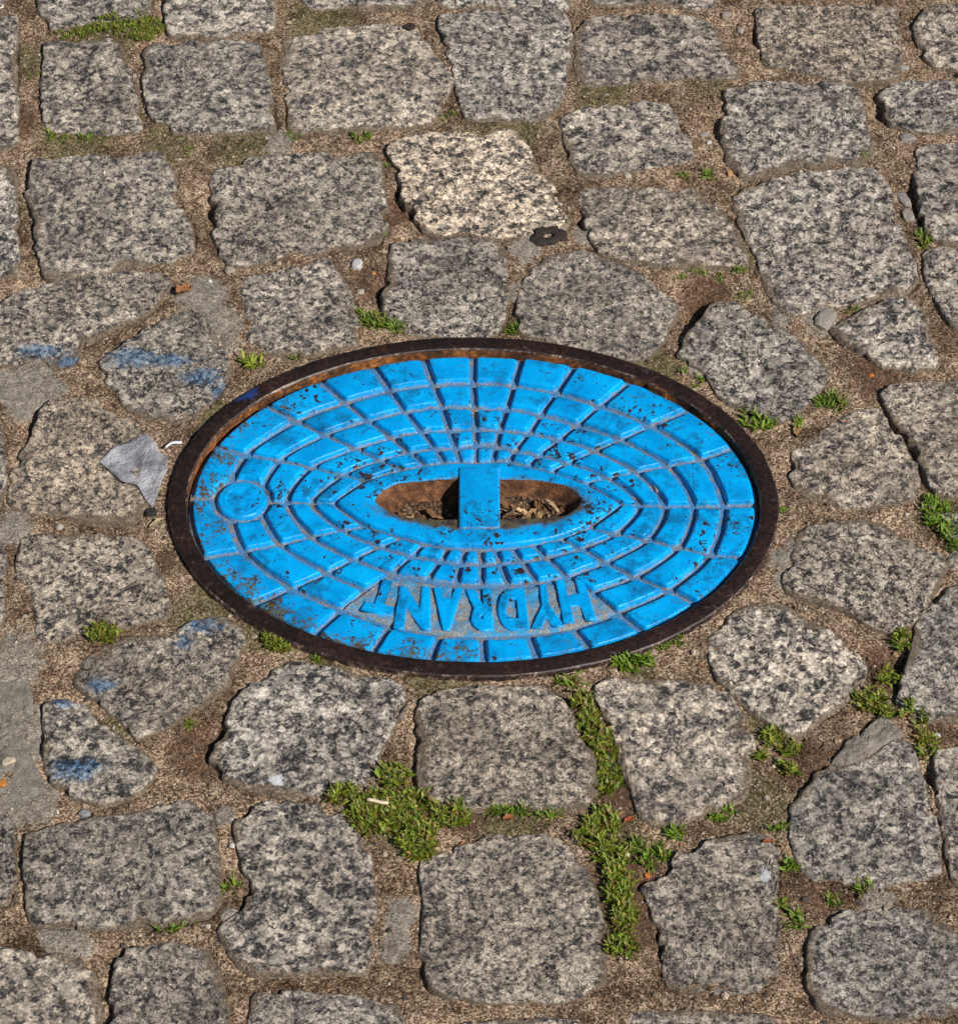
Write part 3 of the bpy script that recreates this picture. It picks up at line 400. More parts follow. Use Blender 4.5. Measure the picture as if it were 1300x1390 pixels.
# ------------------------------------------------------------------ materials
class Mat:
    def __init__(self, name, rough=0.8, spec=0.3):
        self.m = bpy.data.materials.new(name)
        self.m.use_nodes = True
        self.nt = self.m.node_tree
        self.p = self.nt.nodes["Principled BSDF"]
        self.p.inputs["Roughness"].default_value = rough
        self.p.inputs["Specular IOR Level"].default_value = spec
    def n(self, typ, **kw):
        nd = self.nt.nodes.new(typ)
        for k, v in kw.items():
            if hasattr(nd, k) and k not in ("inputs",):
                setattr(nd, k, v)
        return nd
    def set(self, sock, v):
        if hasattr(v, "is_output") or isinstance(v, bpy.types.NodeSocket):
            self.nt.links.new(v, sock)
        elif isinstance(v, (tuple, list)) and len(v) == 3 and sock.type == 'RGBA':
            sock.default_value = (*v, 1.0)
        else:
            sock.default_value = v
    def coords(self, obj=None, rnd=False):
        tc = self.n("ShaderNodeTexCoord")
        if obj is not None:
            tc.object = obj
        out = tc.outputs["Object"]
        if rnd:
            oi = self.n("ShaderNodeObjectInfo")
            mul = self.math('MULTIPLY', oi.outputs["Random"], 37.0)
            va = self.n("ShaderNodeVectorMath", operation='ADD')
            self.set(va.inputs[0], out)
            self.set(va.inputs[1], mul)
            out = va.outputs[0]
        return out
    def noise(self, vec, scale, detail=3.0, rough=0.55, dist=0.0):
        nd = self.n("ShaderNodeTexNoise")
        self.set(nd.inputs["Vector"], vec)
        nd.inputs["Scale"].default_value = scale
        nd.inputs["Detail"].default_value = detail
        nd.inputs["Roughness"].default_value = rough
        nd.inputs["Distortion"].default_value = dist
        return nd.outputs[0], nd.outputs[1]
    def voronoi(self, vec, scale, feature='F1', rnd=1.0):
        nd = self.n("ShaderNodeTexVoronoi", feature=feature)
        self.set(nd.inputs["Vector"], vec)
        nd.inputs["Scale"].default_value = scale
        nd.inputs["Randomness"].default_value = rnd
        return nd
    def math(self, op, a, b=0.0, c=0.0, clamp=False):
        nd = self.n("ShaderNodeMath", operation=op)
        nd.use_clamp = clamp
        for i, v in enumerate((a, b, c)):
            self.set(nd.inputs[i], v)
        return nd.outputs[0]
    def ramp(self, fac, stops, interp='LINEAR'):
        nd = self.n("ShaderNodeValToRGB")
        cr = nd.color_ramp
        cr.interpolation = interp
        while len(cr.elements) < len(stops):
            cr.elements.new(0.5)
        for e, (pos, c) in zip(cr.elements, stops):
            e.position = pos
            e.color = (*c, 1.0) if isinstance(c, tuple) else (c, c, c, 1.0)
        self.set(nd.inputs[0], fac)
        return nd.outputs[0]
    def step(self, x, lo, hi):
        nd = self.n("ShaderNodeMapRange", interpolation_type='SMOOTHSTEP')
        self.set(nd.inputs[0], x)
        nd.inputs[1].default_value = lo
        nd.inputs[2].default_value = hi
        return nd.outputs[0]
    def mix(self, fac, a, b, blend='MIX'):
        nd = self.n("ShaderNodeMix", data_type='RGBA', blend_type=blend)
        self.set(nd.inputs["Factor"], fac)
        self.set(nd.inputs[6], a)
        self.set(nd.inputs[7], b)
        return nd.outputs[2]
    def attr(self, name, typ='GEOMETRY', out="Fac"):
        nd = self.n("ShaderNodeAttribute", attribute_type=typ, attribute_name=name)
        return nd.outputs[out]
    def warp(self, vec, scale, amount):
        _, c = self.noise(vec, scale, 2.0)
        sub = self.n("ShaderNodeVectorMath", operation='SUBTRACT')
        self.set(sub.inputs[0], c)
        sub.inputs[1].default_value = (0.5, 0.5, 0.5)
        sc = self.n("ShaderNodeVectorMath", operation='SCALE')
        self.set(sc.inputs[0], sub.outputs[0])
        sc.inputs[3].default_value = amount
        ad = self.n("ShaderNodeVectorMath", operation='ADD')
        self.set(ad.inputs[0], vec)
        self.set(ad.inputs[1], sc.outputs[0])
        return ad.outputs[0]
    def sep(self, col):
        nd = self.n("ShaderNodeSeparateColor")
        self.set(nd.inputs[0], col)
        return nd.outputs
    def bump(self, height, strength, dist, normal=None):
        nd = self.n("ShaderNodeBump")
        nd.inputs["Strength"].default_value = strength
        nd.inputs["Distance"].default_value = dist
        self.set(nd.inputs["Height"], height)
        if normal is not None:
            self.set(nd.inputs["Normal"], normal)
        return nd.outputs[0]
    def out(self, color=None, rough=None, normal=None):
        if color is not None:
            self.set(self.p.inputs["Base Color"], color)
        if rough is not None:
            self.set(self.p.inputs["Roughness"], rough)
        if normal is not None:
            self.set(self.p.inputs["Normal"], normal)
        return self.m

def make_granite():
    M = Mat("granite", 0.7, 0.35)
    v = M.coords(rnd=True)
    sc = M.n("ShaderNodeVectorMath", operation='SCALE')
    M.set(sc.inputs[0], v)
    M.set(sc.inputs[3], M.attr("grain", 'OBJECT'))
    v = sc.outputs[0]
    w = M.warp(v, 420.0, 0.0030)
    big = M.sep(M.voronoi(w, 270.0).outputs["Color"])[0]
    fine = M.sep(M.voronoi(M.warp(v, 1100.0, 0.0010), 640.0).outputs["Color"])[0]
    clump, _ = M.noise(v, 90.0, 4.0, 0.66)
    n3, _ = M.noise(v, 520.0, 4.0, 0.75)
    f = M.math('MULTIPLY_ADD', big, 0.42, M.math('MULTIPLY', fine, 0.30))
    f = M.math('ADD', f, M.math('MULTIPLY', M.math('SUBTRACT', clump, 0.5), 1.2))
    f = M.math('ADD', f, M.math('MULTIPLY', M.math('SUBTRACT', n3, 0.5), 1.25))
    f = M.math('ADD', f, 0.14)
    f = M.math('MULTIPLY_ADD', M.math('SUBTRACT', 0.50, f), M.attr("punch", 'OBJECT'), f)
    col = M.ramp(f, [(0.06, (0.020, 0.019, 0.020)), (0.25, (0.055, 0.053, 0.054)), (0.38, (0.150, 0.140, 0.134)),
                     (0.52, (0.300, 0.270, 0.243)), (0.70, (0.50, 0.44, 0.375)), (0.92, (0.80, 0.74, 0.66))])
    # rare pale feldspar crystals
    cry = M.voronoi(M.warp(v, 200.0, 0.004), 95.0)
    pale = M.math('MULTIPLY', M.step(M.sep(cry.outputs["Color"])[1], 0.86, 0.9), M.step(cry.outputs["Distance"], 0.52, 0.36))
    col = M.mix(M.math('MULTIPLY', pale, 0.5), col, (0.50, 0.46, 0.41))
    # per stone tint
    warm = M.attr("warm", 'OBJECT')
    light = M.attr("light", 'OBJECT')
    col = M.mix(warm, col, M.mix(1.0, col, (1.14, 1.02, 0.88), 'MULTIPLY'))
    gain = M.math('MULTIPLY_ADD', light, 0.9, 1.0)
    col = M.mix(1.0, col, gain, 'MULTIPLY')
    # weathering: whole corners of a stone are dirtier than others
    we, _ = M.noise(v, 17.0, 2.0, 0.5)
    col = M.mix(1.0, col, M.ramp(we, [(0.3, (0.70, 0.68, 0.67)), (0.62, (1.10, 1.09, 1.07))]), 'MULTIPLY')
    # iron stains
    st, _ = M.noise(v, 42.0, 3.0, 0.6)
    col = M.mix(M.math('MULTIPLY', M.step(st, 0.66, 0.78), 0.45), col, (0.20, 0.115, 0.06))
    # joint dust worked over the arrises and into hollows
    dn, _ = M.noise(v, 190.0, 5.0, 0.7)
    d = M.step(M.math('ADD', M.attr("dirt"), M.math('MULTIPLY', M.math('SUBTRACT', dn, 0.5), 1.1)), 0.40, 0.85)
    col = M.mix(M.math('MULTIPLY', d, 0.88), col, M.ramp(n3, [(0.3, (0.040, 0.026, 0.017)), (0.5, (0.165, 0.120, 0.082)), (0.7, (0.42, 0.335, 0.25))]))
    # splashes of white
    wf = M.step(M.math('ADD', M.attr("white"), M.math('MULTIPLY', M.math('SUBTRACT', dn, 0.5), 1.6)), 0.5, 0.75)
    col = M.mix(M.math('MULTIPLY', wf, 0.85), col, (0.66, 0.67, 0.70))
    # overspray of blue paint
    pn, _ = M.noise(v, 130.0, 5.0, 0.72)
    pf = M.step(M.math('ADD', M.attr("paint"), M.math('MULTIPLY', M.math('SUBTRACT', pn, 0.5), 1.9)), 0.36, 0.95)
    col = M.mix(M.math('MULTIPLY', M.math('MULTIPLY', pf, M.step(n3, 0.32, 0.50)), 0.72), col, M.ramp(M.math('MULTIPLY_ADD', f, 0.7, M.math('MULTIPLY', n3, 0.35)), [(0.25, (0.006, 0.025, 0.06)), (0.5, (0.025, 0.12, 0.27)), (0.8, (0.14, 0.34, 0.55))]))
    h = M.math('ADD', M.math('MULTIPLY', n3, 0.6), M.math('MULTIPLY', M.noise(v, 1100.0, 3.0, 0.7)[0], 0.4))
    nor = M.bump(h, 1.0, 0.0034)
    return M.out(col, M.ramp(f, [(0.2, 0.5), (0.8, 0.8)]), nor)

def make_sand():
    M = Mat("joint_sand", 0.9, 0.2)
    v = M.coords()
    grain = M.voronoi(M.warp(v, 900.0, 0.0008), 820.0)
    g = M.sep(grain.outputs["Color"])[0]
    n1, _ = M.noise(v, 70.0, 5.0, 0.65)
    n2, _ = M.noise(v, 680.0, 4.0, 0.72)
    f = M.math('ADD', M.math('MULTIPLY', g, 0.35), M.math('MULTIPLY', n2, 0.75))
    f = M.math('ADD', f, M.math('MULTIPLY', M.math('SUBTRACT', n1, 0.5), 0.5))
    sand = M.ramp(f, [(0.27, (0.016, 0.009, 0.006)), (0.43, (0.085, 0.053, 0.032)), (0.57, (0.215, 0.150, 0.099)), (0.76, (0.56, 0.45, 0.34))])
    mort = M.ramp(f, [(0.25, (0.075, 0.06, 0.047)), (0.45, (0.19, 0.162, 0.132)), (0.62, (0.29, 0.252, 0.211)), (0.85, (0.50, 0.45, 0.39))])
    hum = M.ramp(f, [(0.2, (0.022, 0.012, 0.008)), (0.5, (0.085, 0.046, 0.028)), (0.7, (0.19, 0.115, 0.07)), (0.95, (0.42, 0.32, 0.22))])
    mos = M.ramp(f, [(0.25, (0.016, 0.014, 0.005)), (0.47, (0.068, 0.060, 0.019)), (0.63, (0.150, 0.124, 0.058)), (0.85, (0.34, 0.29, 0.19))])
    def msk(name, lo, hi):
        return M.step(M.math('ADD', M.attr(name), M.math('MULTIPLY', M.math('SUBTRACT', n1, 0.5), 1.1)), lo, hi)
    dk, _ = M.noise(v, 19.0, 4.0, 0.6)
    sand = M.mix(1.0, sand, M.ramp(dk, [(0.36, (0.46, 0.39, 0.33)), (0.52, (1.08, 1.02, 0.97)), (0.7, (1.34, 1.28, 1.22))]), 'MULTIPLY')
    col = M.mix(M.math('MULTIPLY', msk("moss", 0.35, 0.8), 0.85), sand, mos)
    col = M.mix(msk("humus", 0.35, 0.75), col, hum)
    col = M.mix(msk("mortar", 0.35, 0.65), col, mort)
    h = M.math('ADD', M.math('MULTIPLY', grain.outputs["Distance"], -0.5), n2)
    return M.out(col, None, M.bump(h, 0.9, 0.0016))

def make_mortar():
    M = Mat("old_mortar", 0.9, 0.2)
    v = M.coords()
    n1, _ = M.noise(v, 110.0, 5.0, 0.7)
    n2, _ = M.noise(v, 650.0, 4.0, 0.75)
    f = M.math('ADD', M.math('MULTIPLY', n1, 0.5), M.math('MULTIPLY', n2, 0.6))
    col = M.ramp(f, [(0.36, (0.085, 0.07, 0.056)), (0.5, (0.20, 0.175, 0.147)), (0.62, (0.30, 0.268, 0.232)), (0.8, (0.46, 0.42, 0.37))])
    return M.out(col, None, M.bump(n2, 0.9, 0.0022))

def make_grit():
    M = Mat("grit_grains", 0.8, 0.3)
    v = M.coords()
    n, _ = M.noise(v, 900.0, 3.0)
    col = M.mix(1.0, M.attr("tint", 'GEOMETRY', "Color"), M.ramp(n, [(0.3, 0.65), (0.7, 1.2)]), 'MULTIPLY')
    return M.out(col, None, M.bump(n, 0.5, 0.0006))

def make_paint(lid, slot=True):
    M = Mat("blue_paint", 0.36, 0.28)
    v = M.coords(lid)
    sx = M.n("ShaderNodeSeparateXYZ")
    M.set(sx.inputs[0], v)
    x, y, z = sx.outputs
    tone, _ = M.noise(v, 34.0, 4.0, 0.6)
    blue = M.ramp(tone, [(0.3, (0.000, 0.220, 0.56)), (0.5, (0.000, 0.310, 0.72)), (0.72, (0.000, 0.385, 0.82))])
    # thin, dull film where traffic has rubbed it
    mid, _ = M.noise(v, 120.0, 6.0, 0.72)
    scuff = M.step(M.math('MULTIPLY_ADD', M.math('SUBTRACT', M.noise(v, 22.0, 2.0)[0], 0.5), 0.7, mid), 0.48, 0.68)
    blue = M.mix(M.math('MULTIPLY', scuff, 0.75), blue, (0.004, 0.11, 0.27))
    # rust and grime creeping in from the rim, strongest on the left
    ex = M.math('DIVIDE', x, 0.2058)
    ey = M.math('DIVIDE', y, 0.1526)
    e = M.math('SQRT', M.math('ADD', M.math('MULTIPLY', ex, ex), M.math('MULTIPLY', ey, ey)))
    lf = M.step(M.math('MULTIPLY_ADD', y, 0.55, x), 0.05, -0.13)
    rn, _ = M.noise(v, 48.0, 6.0, 0.7)
    rim = M.step(e, 0.70, 1.0)
    rf = M.math('MULTIPLY', rim, M.math('MULTIPLY_ADD', lf, 0.30, 0.14))
    bare = M.math('POWER', 2.718, M.math('MULTIPLY', -1.0, M.math('ADD', M.math('POWER', M.math('DIVIDE', M.math('SUBTRACT', x, 0.166), 0.024), 2.0), M.math('POWER', M.math('DIVIDE', M.math('ADD', y, 0.104), 0.016), 2.0))))
    rf = M.math('MULTIPLY_ADD', bare, 0.5, M.math('MULTIPLY_ADD', M.math('SUBTRACT', rn, 0.5), 1.5, rf))
    spk, _ = M.noise(v, 330.0, 4.0, 0.75)
    rf = M.math('MULTIPLY_ADD', M.math('SUBTRACT', spk, 0.5), 1.3, rf)
    rust_f = M.step(rf, 0.38, 0.56)
    if slot:
        hole = M.math('SQRT', M.math('ADD', M.math('POWER', M.math('DIVIDE', M.math('SUBTRACT', x, 0.004), 0.080), 2.0), M.math('POWER', M.math('DIVIDE', M.math('SUBTRACT', y, -0.0015), 0.0275), 2.0)))
        rust_h = M.step(M.math('MULTIPLY_ADD', M.math('SUBTRACT', rn, 0.5), 1.6, M.math('MULTIPLY', M.math('SUBTRACT', 1.08, hole), 2.2)), 0.10, 0.5)
        rust_f = M.math('MAXIMUM', rust_f, rust_h)
    rcol = M.ramp(mid, [(0.36, (0.022, 0.009, 0.004)), (0.47, (0.062, 0.036, 0.012)), (0.56, (0.085, 0.068, 0.022)), (0.66, (0.07, 0.09, 0.045)), (0.76, (0.02, 0.12, 0.18))])
    col = M.mix(M.math('MULTIPLY', rust_f, 0.97), blue, rcol)
    # chipped flakes down to dark primer
    ch, _ = M.noise(v, 210.0, 3.0, 0.55, 0.4)
    cl, _ = M.noise(v, 17.0, 2.0, 0.5)
    chip = M.step(M.math('MULTIPLY_ADD', cl, 0.55, ch), 0.945, 0.975)
    pit, _ = M.noise(v, 640.0, 2.0, 0.5)
    chip2 = M.step(M.math('MULTIPLY_ADD', cl, 0.3, pit), 0.82, 0.86)
    ring = M.math('SQRT', M.math('ADD', M.math('POWER', M.math('DIVIDE', x, 0.105), 2.0), M.math('POWER', M.math('DIVIDE', y, 0.083), 2.0)))
    near = M.step(M.math('ABSOLUTE', M.math('SUBTRACT', ring, 0.9)), 0.35, 0.1)
    chip3 = M.step(M.math('MULTIPLY_ADD', near, 0.07, M.noise(v, 125.0, 4.0, 0.62)[0]), 0.672, 0.690)
    chip = M.math('MAXIMUM', chip, chip3)
    col = M.mix(M.math('MAXIMUM', chip, M.math('MULTIPLY', chip2, 0.8)), col, (0.022, 0.012, 0.016))
    # grey dirt packed against the foot of every pad
    dn, _ = M.noise(v, 260.0, 5.0, 0.75)
    zz = M.math('MULTIPLY_ADD', M.math('SUBTRACT', dn, 0.5), 0.010, z)
    grime = M.step(zz, -0.0050, -0.0078)
    gcol = M.ramp(M.noise(v, 900.0, 4.0, 0.7)[0], [(0.3, (0.04, 0.038, 0.036)), (0.5, (0.19, 0.18, 0.165)), (0.68, (0.5, 0.47, 0.43))])
    col = M.mix(M.math('MULTIPLY', grime, 0.78), col, gcol)
    ro = M.math('MULTIPLY_ADD', M.math('MAXIMUM', rust_f, M.math('MAXIMUM', grime, chip)), 0.4, M.math('MULTIPLY_ADD', mid, 0.35, 0.15))
    h = M.math('SUBTRACT', M.math('MULTIPLY', tone, 0.8), M.math('MULTIPLY', chip, 0.35))
    nor = M.bump(h, 0.55, 0.0035)
    nor = M.bump(M.math('ADD', mid, M.math('MULTIPLY', pit, 0.4)), 0.4, 0.0012, nor)
    return M.out(col, ro, nor)

def make_groove(lid):
    M = Mat("groove_dirt", 0.75, 0.35)
    v = M.coords(lid)
    n1, _ = M.noise(v, 800.0, 4.0, 0.75)
    n2, _ = M.noise(v, 60.0, 4.0, 0.6)
    n3, _ = M.noise(v, 180.0, 4.0, 0.7)
    col = M.ramp(n1, [(0.28, (0.045, 0.040, 0.036)), (0.46, (0.17, 0.155, 0.14)), (0.6, (0.33, 0.30, 0.27)), (0.74, (0.62, 0.59, 0.55))])
    col = M.mix(M.math('MULTIPLY', M.step(M.math('MULTIPLY_ADD', M.math('SUBTRACT', n2, 0.5), 0.5, n3), 0.36, 0.54), 0.74), col, (0.004, 0.22, 0.54))
    col = M.mix(M.math('MULTIPLY', M.step(n2, 0.60, 0.7), 0.7), col, (0.10, 0.055, 0.03))
    return M.out(col, None, M.bump(n1, 0.9, 0.0015))

def make_field(lid):
    M = Mat("letter_field", 0.6, 0.4)
    v = M.coords(lid)
    n1, _ = M.noise(v, 820.0, 4.0, 0.75)
    n3, _ = M.noise(v, 95.0, 5.0, 0.7)
    grey = M.ramp(n1, [(0.28, (0.06, 0.06, 0.06)), (0.46, (0.18, 0.18, 0.175)), (0.6, (0.33, 0.32, 0.30)), (0.74, (0.62, 0.60, 0.58))])
    col = M.mix(M.math('MULTIPLY', M.step(n3, 0.42, 0.62), 0.85), grey, (0.0, 0.27, 0.56))
    return M.out(col, None, M.bump(n1, 0.7, 0.0015))

def make_iron():
    M = Mat("dark_rusted_iron", 0.55, 0.22)
    v = M.coords()
    n1, _ = M.noise(v, 300.0, 5.0, 0.72)
    n2, _ = M.noise(v, 28.0, 4.0, 0.6)
    col = M.ramp(M.math('MULTIPLY_ADD', M.math('SUBTRACT', n2, 0.5), 0.6, n1), [(0.3, (0.005, 0.003, 0.0026)), (0.5, (0.013, 0.0065, 0.0055)), (0.66, (0.028, 0.012, 0.009)), (0.84, (0.12, 0.08, 0.06))])
    pf = M.step(M.math('ADD', M.attr("paint"), M.math('MULTIPLY', M.math('SUBTRACT', n1, 0.5), 0.8)), 0.4, 0.65)
    n4, _ = M.noise(v, 95.0, 5.0, 0.7)
    col = M.mix(M.math('MULTIPLY', M.step(n4, 0.58, 0.70), 0.5), col, (0.07, 0.028, 0.013))
    col = M.mix(M.math('MULTIPLY', M.step(n4, 0.40, 0.30), 0.5), col, (0.10, 0.085, 0.075))
    col = M.mix(M.math('MULTIPLY', pf, 0.85), col, (0.012, 0.045, 0.21))
    return M.out(col, M.ramp(n1, [(0.3, 0.55), (0.7, 0.8)]), M.bump(n1, 0.5, 0.0012))

def make_rust():
    M = Mat("bare_rust", 0.85, 0.25)
    v = M.coords()
    n1, _ = M.noise(v, 230.0, 5.0, 0.72)
    n2, _ = M.noise(v, 24.0, 4.0, 0.6)
    col = M.ramp(M.math('MULTIPLY_ADD', M.math('SUBTRACT', n2, 0.5), 0.9, n1), [(0.28, (0.018, 0.009, 0.006)), (0.48, (0.085, 0.036, 0.016)), (0.64, (0.24, 0.088, 0.022)), (0.85, (0.45, 0.19, 0.06))])
    return M.out(col, None, M.bump(n1, 0.7, 0.002))

def make_worn():
    M = Mat("worn_iron_edge", 0.45, 0.5)
    v = M.coords()
    n1, _ = M.noise(v, 260.0, 5.0, 0.7)
    n2, _ = M.noise(v, 30.0, 3.0, 0.6)
    col = M.ramp(M.math('MULTIPLY_ADD', M.math('SUBTRACT', n2, 0.5), 0.7, n1), [(0.42, (0.014, 0.008, 0.0065)), (0.56, (0.06, 0.035, 0.025)), (0.72, (0.36, 0.28, 0.23))])
    return M.out(col, None, M.bump(n1, 0.5, 0.001))

def make_slot():
    M = Mat("slot_rust", 0.75, 0.35)
    v = M.coords()
    n1, _ = M.noise(v, 120.0, 5.0, 0.7)
    n2, _ = M.noise(v, 500.0, 4.0, 0.7)
    col = M.ramp(n1, [(0.3, (0.022, 0.010, 0.006)), (0.5, (0.11, 0.045, 0.019)), (0.62, (0.21, 0.095, 0.04)), (0.8, (0.32, 0.21, 0.13))])
    return M.out(col, None, M.bump(M.math('ADD', n1, M.math('MULTIPLY', n2, 0.4)), 0.8, 0.004))

def make_leaf(name, base, tip):
    M = Mat(name, 0.5, 0.4)
    v = M.coords()
    n1, _ = M.noise(v, 350.0, 3.0)
    col = M.mix(n1, base, tip)
    hue = M.attr("tint", 'GEOMETRY', "Color")
    col = M.mix(1.0, col, hue, 'MULTIPLY')
    M.out(col)
    tr = M.n("ShaderNodeBsdfTranslucent")
    M.set(tr.inputs[0], M.mix(1.0, col, (1.1, 1.25, 0.5), 'MULTIPLY'))
    mx = M.n("ShaderNodeMixShader")
    mx.inputs[0].default_value = 0.3
    o = M.nt.nodes["Material Output"]
    M.nt.links.new(M.p.outputs[0], mx.inputs[1])
    M.nt.links.new(tr.outputs[0], mx.inputs[2])
    M.nt.links.new(mx.outputs[0], o.inputs[0])
    return M.m

def make_plain(name, col, rough=0.7, spec=0.3, var=0.35, scale=400.0, bump=0.4):
    M = Mat(name, rough, spec)
    v = M.coords()
    n1, _ = M.noise(v, scale, 4.0, 0.65)
    c = M.mix(n1, tuple(a * (1 - var) for a in col), tuple(min(1, a * (1 + var)) for a in col))
    return M.out(c, None, M.bump(n1, bump, 0.0012))

GRANITE = make_granite()
SAND = make_sand()
GRIT = make_grit()

# ------------------------------------------------------------------ outlines of the setts as radius tables
NA = 168
ANG = np.linspace(-math.pi, math.pi, NA, endpoint=False)

def radius_table(poly):
    p = catmull(poly, 26, True, 0.20)
    c = np.array([0.0, 0.0])
    q = np.roll(p, -1, 0)
    cr = p[:, 0] * q[:, 1] - q[:, 0] * p[:, 1]
    a = cr.sum()
    c = np.array([((p[:, 0] + q[:, 0]) * cr).sum(), ((p[:, 1] + q[:, 1]) * cr).sum()]) / (3 * a)
    d = p - c
    th = np.arctan2(d[:, 1], d[:, 0])
    r = np.hypot(d[:, 0], d[:, 1])
    o = np.argsort(th)
    th, r = th[o], r[o]
    R = np.interp(ANG, np.concatenate([th - 2 * math.pi, th, th + 2 * math.pi]), np.tile(r, 3))
    k = np.array([1, 2, 1]) / 4.0
    R = np.convolve(np.concatenate([R[-1:], R, R[:1]]), k, 'valid')
    return c, R

TABLES = [radius_table(p) for _, _, p in STONES]

def stone_sd(x, y):
    """signed distance (mm, negative inside) to the nearest sett"""
    sd = np.full(x.shape, 60.0)
    for c, R in TABLES:
        dx, dy = x - c[0], y - c[1]
        m = (np.abs(dx) < R.max() + 40) & (np.abs(dy) < R.max() + 40)
        if not m.any():
            continue
        th = np.arctan2(dy[m], dx[m])
        rr = np.hypot(dx[m], dy[m])
        Rt = np.interp(th, np.append(ANG, math.pi), np.append(R, R[0]))
        sd[m] = np.minimum(sd[m], (rr - Rt) * 0.93)
    return sd

def frame_r(x, y):
    """elliptic radius: 1 on the outer edge of the frame"""
    dx, dy = x - LID_C[0], y - LID_C[1]
    return np.sqrt((dx / (FRAME_A + FRAME_W)) ** 2 + (dy / (FRAME_B + FRAME_W)) ** 2)

def sand_height(x, y, sd=None):
    if sd is None:
        sd = stone_sd(x, y)
    z = -2.7 + 1.2 * fbm(x, y, 0, 42, 2, 3)
    z = z - 4.2 * np.exp(-np.clip(sd, 0, 50) / 1.9) * smooth(-0.1, 0.5, fbm(x, y, 8, 45, 2, 77))
    z = z + 2.6 * blob_mask(x, y, MORTAR) - 7.5 * blob_mask(x, y, GAPS) - 0.8 * blob_mask(x, y, HUMUS)
    z = np.minimum(z, -0.9)
    fr = (frame_r(x, y) - 1.0) * 185.0
    z = np.where(fr < 30, z + (np.clip(-2.6 - z, -1, 4)) * np.exp(-np.clip(fr, 0, 60) / 16.0), z)
    z = z + 0.75 * fbm(x, y, 5, 7, 3, 11) + 0.42 * vnoise(x / 2.4, y / 2.4, 0.3, 23) + 0.3 * vnoise(x / 1.35, y / 1.35, 0.7, 29)
    return z

# ------------------------------------------------------------------ pavement: sandy bed, then the setts as its pieces
STEP = 1.35
X0, X1, Y0, Y1 = -440.0, 440.0, -470.0, 640.0
gx = np.arange(X0, X1 + 0.1, STEP)
gy = np.arange(Y0, Y1 + 0.1, STEP)
GX, GY = np.meshgrid(gx, gy)
SD = stone_sd(GX, GY)
FR = frame_r(GX, GY)
GZ = sand_height(GX, GY, SD)
edge = np.minimum(np.minimum(GX - X0, X1 - GX), np.minimum(GY - Y0, Y1 - GY))
GZ = np.where(edge < 1.0, -6.0, GZ)
keepv = (SD > -9.0) & (FR > 0.955)
nyy, nxx = GX.shape
idx = np.arange(nyy * nxx).reshape(nyy, nxx)
a, b, c, d = idx[:-1, :-1], idx[:-1, 1:], idx[1:, 1:], idx[1:, :-1]
kf = keepv[:-1, :-1] & keepv[:-1, 1:] & keepv[1:, 1:] & keepv[1:, :-1]
F = np.stack([a[kf], b[kf], c[kf], d[kf]], -1)
used = np.zeros(nyy * nxx, bool)
used[F.ravel()] = True
remap = np.cumsum(used) - 1
F = remap[F]
V = np.stack([GX.ravel()[used], GY.ravel()[used], GZ.ravel()[used]], -1)
att = {"moss": blob_mask(V[:, 0], V[:, 1], MOSSY), "humus": blob_mask(V[:, 0], V[:, 1], HUMUS), "mortar": blob_mask(V[:, 0], V[:, 1], MORTAR)}
# the sheet goes on around the fine part
B = 9000.0
xe, ye = gx[-1], gy[-1]
outer = np.array([(-B, -B, -6), (B, -B, -6), (B, B, -6), (-B, B, -6), (X0, Y0, -6), (xe, Y0, -6), (xe, ye, -6), (X0, ye, -6)], float)
k0 = len(V)
OF = np.array([(0, 1, 5, 4), (1, 2, 6, 5), (2, 3, 7, 6), (3, 0, 4, 7)]) + k0
V = np.vstack([V, outer])
F = np.vstack([F, OF])
for k in att:
    att[k] = np.concatenate([att[k], np.full(8, 0.2)])
pavement = link("pavement", mesh_from("pavement", V, F, [SAND], True, att))
pavement["kind"] = "structure"

TT = np.concatenate([[0.010], np.linspace(0.03, 0.78, 28), np.linspace(0.81, 1.0, 18)])
NR = len(TT)

